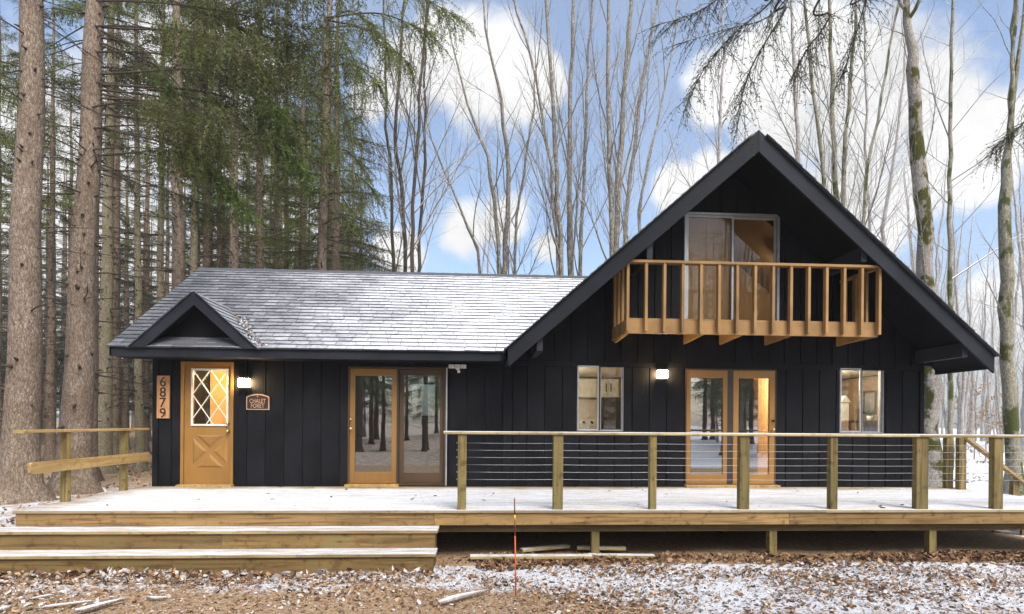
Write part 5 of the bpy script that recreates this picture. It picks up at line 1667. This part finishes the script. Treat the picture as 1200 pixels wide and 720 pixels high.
spots2 = []
near = [(24, 12.8, 44, 34, 'thickest scaly spruce trunk at the far left beside the deck', 51, M['bark_spruce'], (3.5, 11), .30),
        (86, 14.3, 110, 31, 'thick leaning spruce trunk second from the left, shedding long dead limbs', 52, M['bark_spruce'], (4.5, 13), .75),
        (104, 17.0, 112, 16, 'grey spruce trunk tucked close behind the thick leaning one', 53, M['bark_spruce'], (2.5, 12), .6),
        (121, 19.5, 128, 15.5, 'pale olive spruce trunk in front of the wing roof corner', 54, M['bark_pale'], (2.2, 13), .75),
        (163.5, 20.5, 162, 9, 'slim pale trunk showing between the railing and the house corner', 55, M['bark_pale'], (2.2, 13), .9),
        (185, 21.0, 188, 9.5, 'slim olive trunk above the left end of the wing roof', 56, M['bark_pale'], (3, 14), .9),
        (209, 18.5, 211, 16.5, 'grey spruce trunk at the left end of the wing ridge', 57, M['bark_spruce'], (3.5, 13), .75),
        (225.5, 21.0, 229, 11, 'tan spruce trunk just right of the grey one over the wing ridge', 58, M['bark_pale'], (3, 14), .9),
        (243, 22.0, 242, 11, 'brown spruce trunk behind the hanging bright green bough', 59, M['bark_spruce_far'], (3, 14), .9),
        (273, 19.5, 276, 14, 'spruce trunk rising behind the middle of the green curtain', 60, M['bark_spruce'], (3, 13), .8),
        (303, 21.5, 306, 12, 'reddish spruce trunk right of the green bough tips', 61, M['bark_spruce_far'], (3, 14), .9),
        (323, 24.0, 322, 10, 'thin brown spruce trunk half hidden by green curtains', 62, M['bark_spruce_far'], (3, 14), .9),
        (334, 25.0, 337, 8, 'thin brown spruce trunk left of the low green spruces', 63, M['bark_spruce_far'], (3, 14), .9)]
for i, (bx, dep, tx, w, lab, sd, mt, dead, lim) in enumerate(near):
    t, lx = spruce_px(bx, dep, tx, w, lab, sd, mt, 23, dead, lim)
    spots2.append((t.location.x, t.location.y))
    rg = random.Random(sd)
    if i == 1:
        # long limbs sweeping right over the wing, green towards their ends
        parts = []
        for z, az, sc, b in ((10.3, -.05, 1.55, 0), (9.6, .10, 1.65, 1), (8.5, -.12, 1.25, 2), (11.5, .05, 1.7, 3), (12.4, -.2, 1.6, 0), (7.6, .25, 1.0, 1), (13.2, .0, 1.8, 2), (9.0, -.35, 1.3, 3), (10.9, -.3, 1.4, 1), (12.0, .15, 1.7, 2), (8.0, -.2, 1.1, 0), (7.0, 2.9, .7, 2), (9.4, 3.2, .9, 1), (11.0, 2.7, 1.0, 3)):
            lb = bough(300 + b + int(z * 10), 3.6, .10, .34, .38, .75, .045, .07, .015, 2, .09, .26, .5)
            parts.append((lb, (lx * z / 23, 0, z), az, rg.uniform(-.16, .02), sc, rg.uniform(-.05, .2)))
        me = assemble(parts)
    elif i in (0,):
        me = None
    else:
        me = crown_hi[i % 2]
    if me is not None:
        if not me.materials:
            for m in WOODN: me.materials.append(m)
        o = bpy.data.objects.new('crown', me); COL.objects.link(o); o.parent = t
        if i != 1: o.rotation_euler = (0, 0, rg.random() * 6.28); o.location = (lx * .6, 0, rg.uniform(-.8, 1.5))

def low_spruce(px, depth, label, k, rz, sc=1.0, mats=None):
    Y = CAM.y + depth; x = px_x(px, Y, 540)
    place_tree('spruce_tree', (x, Y, float(hgt(x, Y)) - .05), low_trunk[k % 2][0], crown_lo[k % 2], M['bark_spruce_far'], WOODN, label,
               None, rz, sc, [('dead_limbs', low_trunk[k % 2][1], M['dead_limb'])])
    spots2.append((x, Y))
low_spruce(352, 21.5, 'green spruce with drooping boughs behind the left half of the wing ridge', 0, .4)
low_spruce(392, 19.5, 'outermost green spruce overhanging the wing roof', 1, 2.1, 1.05)
low_spruce(375, 25.0, 'green spruce standing behind the outermost one', 0, 4.0, 1.1)
low_spruce(412, 29.0, 'farther green spruce at the edge of the clearing', 1, 5.2, 1.0)
low_spruce(300, 27.0, 'shaded green spruce deep between the brown trunks', 0, 1.0, 1.0)

# spruce plantation behind: copies
rng = random.Random(123)
cnt = 0
for i in range(1500):
    if cnt >= 190: break
    dep = 20 + 62 * rng.random() ** .8; px = rng.uniform(-180, 430)
    x, y = view_x(px, dep), CAM.y + dep
    if y < YWB + 2 and x > XL - 1.2: continue
    if not all((x - a) ** 2 + (y - b) ** 2 > 1.45 ** 2 for a, b in spots2): continue
    spots2.append((x, y)); cnt += 1
    tr, lb = far_trunk[rng.randrange(3)]
    fr_ = rng.random() < .55 or (px < 90 and rng.random() < .6)
    cr = far_crown[rng.randrange(2)] if fr_ and dep > 26 else crown_hi[rng.randrange(2)]
    place_tree('spruce_tree', (x, y, float(hgt(x, y)) - .05), tr, cr, M['bark_spruce_far'], MFR if cr in far_crown else WOODN,
               'one of the many spruces in the dark plantation left of the chalet' if px < 190 else 'one of the many spruces crowded behind the left part of the wing roof',
               'plantation spruces left of the chalet' if px < 190 else 'plantation spruces behind the wing', rng.random() * 6.28, rng.uniform(.8, 1.15),
               [('dead_limbs', lb, M['dead_limb'])])

# woods on the camera's side, mirrored in the glass
rng = random.Random(55)
for i in range(110):
    for tries in range(30):
        x, y = rng.uniform(-30, 34), rng.uniform(-58, -25)
        if all((x - a) ** 2 + (y - b) ** 2 > 5 for a, b in spots2): break
    spots2.append((x, y))
    if rng.random() < .68:
        tr, lb = far_trunk[rng.randrange(3)]
        place_tree('spruce_tree', (x, y, float(hgt(x, y)) - .05), tr, (crown_lo + far_crown)[rng.randrange(4)], M['bark_spruce_far'], MFR,
                   'spruce across the drive, seen only mirrored in the glass', 'spruces across the drive', rng.random() * 6.28, rng.uniform(.85, 1.1), [('dead_limbs', lb, M['dead_limb'])])
    else:
        tr, cr = far_meshes[rng.randrange(5)]
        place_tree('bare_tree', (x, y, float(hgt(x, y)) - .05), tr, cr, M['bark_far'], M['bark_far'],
                   'bare tree across the drive, seen only mirrored in the glass', 'bare trees across the drive', rng.random() * 6.28, rng.uniform(.8, 1.1))

# --- hemlock beside the camera whose fine boughs hang into the top of the view
def curve_limb(mb, pts, r0, n=14):
    """smooth tube through control points (Catmull-Rom)"""
    P = [Vector(p) for p in pts]; P = [P[0] * 2 - P[1]] + P + [P[-1] * 2 - P[-2]]
    out = []
    for i in range(1, len(P) - 2):
        for k in range(n):
            t = k / n
            out.append(.5 * ((2 * P[i]) + (P[i + 1] - P[i - 1]) * t + (2 * P[i - 1] - 5 * P[i] + 4 * P[i + 1] - P[i + 2]) * t * t + (3 * P[i] - P[i - 1] - 3 * P[i + 1] + P[i + 2]) * t ** 3))
    out.append(P[-2])
    mb.tube(out, [max(.0035, r0 * (1 - .9 * k / (len(out) - 1))) for k in range(len(out))], 6, cap=False)
    return out
def hanging_foliage(seed, limbs, o, sprays=1.0, nlen=.045, nwid=.011, tw=(.12, .5), s0=.45, step=.028):
    """limbs: control polylines in world space; fine drooping twigs with narrow leaves along their outer part"""
    rg = random.Random(seed); rs = np.random.RandomState(seed); mb = MB()
    P, D, LL, T = [], [], [], []
    for pts, r0 in limbs:
        c = curve_limb(mb, pts, r0); m = len(c)
        total = sum((c[i + 1] - c[i]).length for i in range(m - 1))
        for k in range(int(total * 8 * sprays)):
            f = s0 + (1 - s0) * rg.random() ** .8; i = min(int(f * (m - 1)), m - 2)
            p = c[i].lerp(c[i + 1], rg.random()); t = (c[i + 1] - c[i]).normalized()
            d = (t * rg.uniform(.2, .9) + Vector((rg.gauss(0, .55), rg.gauss(0, .55), rg.uniform(-.8, .15)))).normalized()
            L = rg.uniform(*tw) * (1.2 - .5 * f)
            q = grow(mb, rg, p, d, L, .004, 4, 3, .12, -.16, .4)
            for j in range(4):
                a, b = q[0][j], q[0][j + 1]
                P.append(a); D.append((b - a).normalized()); LL.append((b - a).length); T.append(rg.uniform(.1, .9))
                if rg.random() < .6:
                    dd = (D[-1] + Vector((rg.gauss(0, .6), rg.gauss(0, .6), -.5))).normalized()
                    P.append(b); D.append(dd); LL.append(rg.uniform(.05, .14)); T.append(rg.uniform(.1, .9))
    v, sid = needle_strings(rs, np.array([tuple(p) for p in P]), np.array([tuple(p) for p in D]), np.array(LL), step, nlen, nwid, 1, .1)
    tint = np.repeat(np.clip(np.array(T)[sid] + rs.normal(0, .1, len(sid)), 0, 1), 3)
    wf = []
    for f in mb.f: wf += [(f[0], f[1], f[2]), (f[0], f[2], f[3])]
    nv = len(mb.v); off = np.array([tuple(o)])
    return np_mesh('crown', np.concatenate([np.array(mb.v), v.reshape(-1, 3)]) - off, np.concatenate([np.array(wf), np.arange(len(v) * 3).reshape(-1, 3) + nv]),
                   np.concatenate([np.zeros(len(wf), int), np.ones(len(v), int)]), np.concatenate([np.zeros(nv), tint]))
hx, hy = 5.4, -11.2
tm, lm = spruce_trunk(random.Random(3), 15, .21, 3, 6, .4, (.3, .4))
ht = place_tree('hemlock_tree', (hx, hy, 0), mk(tm, 'trunk'), None, M['bark_spruce'], None, 'hemlock beside the viewer whose fine twigs hang over the gable peak', extra=[('dead_limbs', mk(lm, 'dead_limbs'), M['dead_limb'])])
def limb_px(z0, pts, dep):
    return [(hx, hy, z0), (hx - .25, hy + (dep - 1.2) * .55, z0 + .55)] + [tuple(on_y(x, y, CAM.y + dep + dd)) for x, y, dd in pts]
limbs = [(limb_px(7.6, [(945, -40, -.2), (920, 12, .1), (885, 70, .2), (872, 105, .3), (866, 140, .35)], 6.4), .022),
         (limb_px(7.9, [(930, -50, -.2), (905, 0, .1), (860, 40, .2), (825, 82, .3), (805, 120, .4)], 7.0), .022),
         (limb_px(7.3, [(990, -40, -.2), (972, 20, .1), (945, 60, .2), (928, 92, .3)], 6.1), .02),
         (limb_px(8.2, [(880, -60, -.2), (850, -10, .1), (815, 15, .2), (770, 30, .3)], 7.4), .02),
         (limb_px(7.2, [(1030, -40, -.2), (1015, 0, .1), (1000, 50, .2), (985, 95, .3)], 6.3), .016),
         (limb_px(7.0, [(1230, 60, -.1), (1210, 130, .1), (1190, 152, .2), (1165, 172, .3)], 6.6), .010),
         (limb_px(7.5, [(960, -60, -.2), (935, -20, .1), (900, 20, .2), (850, 35, .3), (800, 50, .4)], 6.8), .018)]
up_limbs = []
rg = random.Random(14)
for z in np.arange(7.4, 14.6, .45):
    for k in range(3):
        a = rg.random() * 6.28; L = max(.6, 3.0 * (1 - (z - 7) / 9)); d = Vector((math.cos(a), math.sin(a), 0))
        b = Vector((hx + .02 * z, hy + .027 * z, z))
        up_limbs.append(([tuple(b), tuple(b + d * L * .5 + Vector((0, 0, .12 * L))), tuple(b + d * L - Vector((0, 0, .1 * L)))], .03))
mesh_obj('crown', hanging_foliage(61, limbs, (hx, hy, 0), .75, .052, .0105, (.25, .75), .38, .055), ht, [M['dead_limb'], M['hemlock']])
mesh_obj('crown', hanging_foliage(62, up_limbs, (hx, hy, 0), 1.0, .07, .02, (.2, .6), .15), ht, [M['dead_limb'], M['hemlock']])

# long hanging strands of the outermost spruce over the wing roof
Y = CAM.y + 17.0; bx = px_x(372, Y, 540); gz = float(hgt(bx, Y))
tm, lm = spruce_trunk(random.Random(66), 20, .17, 3, 9, .8, (.3, .2), sides=10)
st = place_tree('spruce_tree', (bx, Y, gz), mk(tm, 'trunk'), None, M['bark_spruce'], None, 'slim spruce close behind the wing whose long strands hang into the sky', extra=[('dead_limbs', mk(lm, 'dead_limbs'), M['dead_limb'])])
sl = []
rg = random.Random(67)
for (x, y, dd) in ((436, 30, -.5), (458, 60, -.8), (480, 75, -.2), (505, 40, -.6), (535, 20, -.3), (420, 80, .4), (445, 100, -.9), (410, 150, -.6), (428, 200, -.2), (440, 225, .3), (400, 120, .8), (395, 180, -1.2), (415, 255, -.4)):
    e = on_y(x, y, Y + dd); z0 = e.z + rg.uniform(.3, 1.3)
    b = Vector((bx + .1, Y, z0)); m1 = b.lerp(e, .5) + Vector((0, 0, .35)); m2 = b.lerp(e, .85) + Vector((0, 0, .15))
    sl.append(([tuple(b), tuple(m1), tuple(m2), tuple(e)], .03))
mesh_obj('crown', hanging_foliage(68, sl, (bx, Y, gz), 2.6, .085, .02, (.5, 1.5), .25), st, [M['dead_limb'], M['needle']])

# bright fresh boughs hanging from the long limbs of the leaning spruce
Y = CAM.y + 14.3; t2 = [o for o in COL.objects if o.get('label', '').startswith('thick leaning spruce')][0]
fl = []
rg = random.Random(71)
for (x, y, dd) in ((225, 175, -.3), (250, 205, -.6), (272, 225, -.4), (288, 245, -.5), (240, 150, .2), (215, 135, -.2), (205, 115, .3), (262, 175, .4), (330, 130, -.5), (345, 165, .1), (318, 95, .3), (362, 205, .2)):
    e = on_y(x, y, Y + dd); z0 = e.z + rg.uniform(.9, 2.0)
    b = Vector((t2.location.x + .55, Y, z0)); m1 = b.lerp(e, .55) + Vector((0, 0, .55)); m2 = b.lerp(e, .85) + Vector((0, 0, .35))
    fl.append(([tuple(b), tuple(m1), tuple(m2), tuple(e)], .03))
mesh_obj('bough', hanging_foliage(72, fl, tuple(t2.location), 2.0, .09, .018, (.35, 1.1), .55), t2, [M['dead_limb'], M['needle_bright']])

# beech saplings keeping their tan leaves in the woods on the right
rg = random.Random(91)
for k, (px, py, dep, h) in enumerate(((1142, 470, 33, 4.6), (1128, 478, 38, 4.0), (1155, 480, 29, 3.0), (1176, 500, 35, 4.0))):
    Yb = CAM.y + dep; x = px_x(px, Yb, 490); g0 = float(hgt(x, Yb))
    tm, cm = bare_tree_meshes(rg, [[(0, 0, -.05, .03), (.1, 0, h * .5, .02), (.15, .1, h, .006)]], 2.2, .9, .0, 1)
    tr = place_tree('beech_sapling', (x, Yb, g0), mk(tm, 'trunk'), mk(cm, 'crown'), M['bark_bare'], M['bark_bare'],
                    ('low beech sapling with pale orange leaves right of the house corner', 'smaller beech sapling with tan leaves deeper in the right woods',
                     'short beech sapling with orange leaves beside the sloping handrail', 'beech sapling with faded leaves at the right edge of the photo')[k], None)
    vv = np.array(cm.v); pick = vv[np.random.RandomState(k).randint(0, len(vv), 700)]
    rs = np.random.RandomState(900 + k)
    lf = leaves('leaf_cluster', pick, .10, rs.uniform(.56, .76, len(pick)), rs, None, 0, .9)
    lf.parent = tr; lf['kind'] = 'stuff'

# ------------------------------------------------------------------ thin cold haze in the woods
hz = MB().box(-460, 460, -460, 460, -2.5, 27).build('haze', None, None)
hz.data.materials.clear()
hm = bpy.data.materials.new('cold haze'); hm.use_nodes = True
hn, hl = hm.node_tree.nodes, hm.node_tree.links
hn.clear()
ho = hn.new('ShaderNodeOutputMaterial'); pv = hn.new('ShaderNodeVolumePrincipled')
pv.inputs['Color'].default_value = (.90, .93, .97, 1)
pv.inputs['Density'].default_value = .0008
pv.inputs['Anisotropy'].default_value = .1
hl.new(pv.outputs[0], ho.inputs['Volume'])
hz.data.materials.append(hm)
tag(hz, 'thin cold haze between the far trees', kind='stuff')
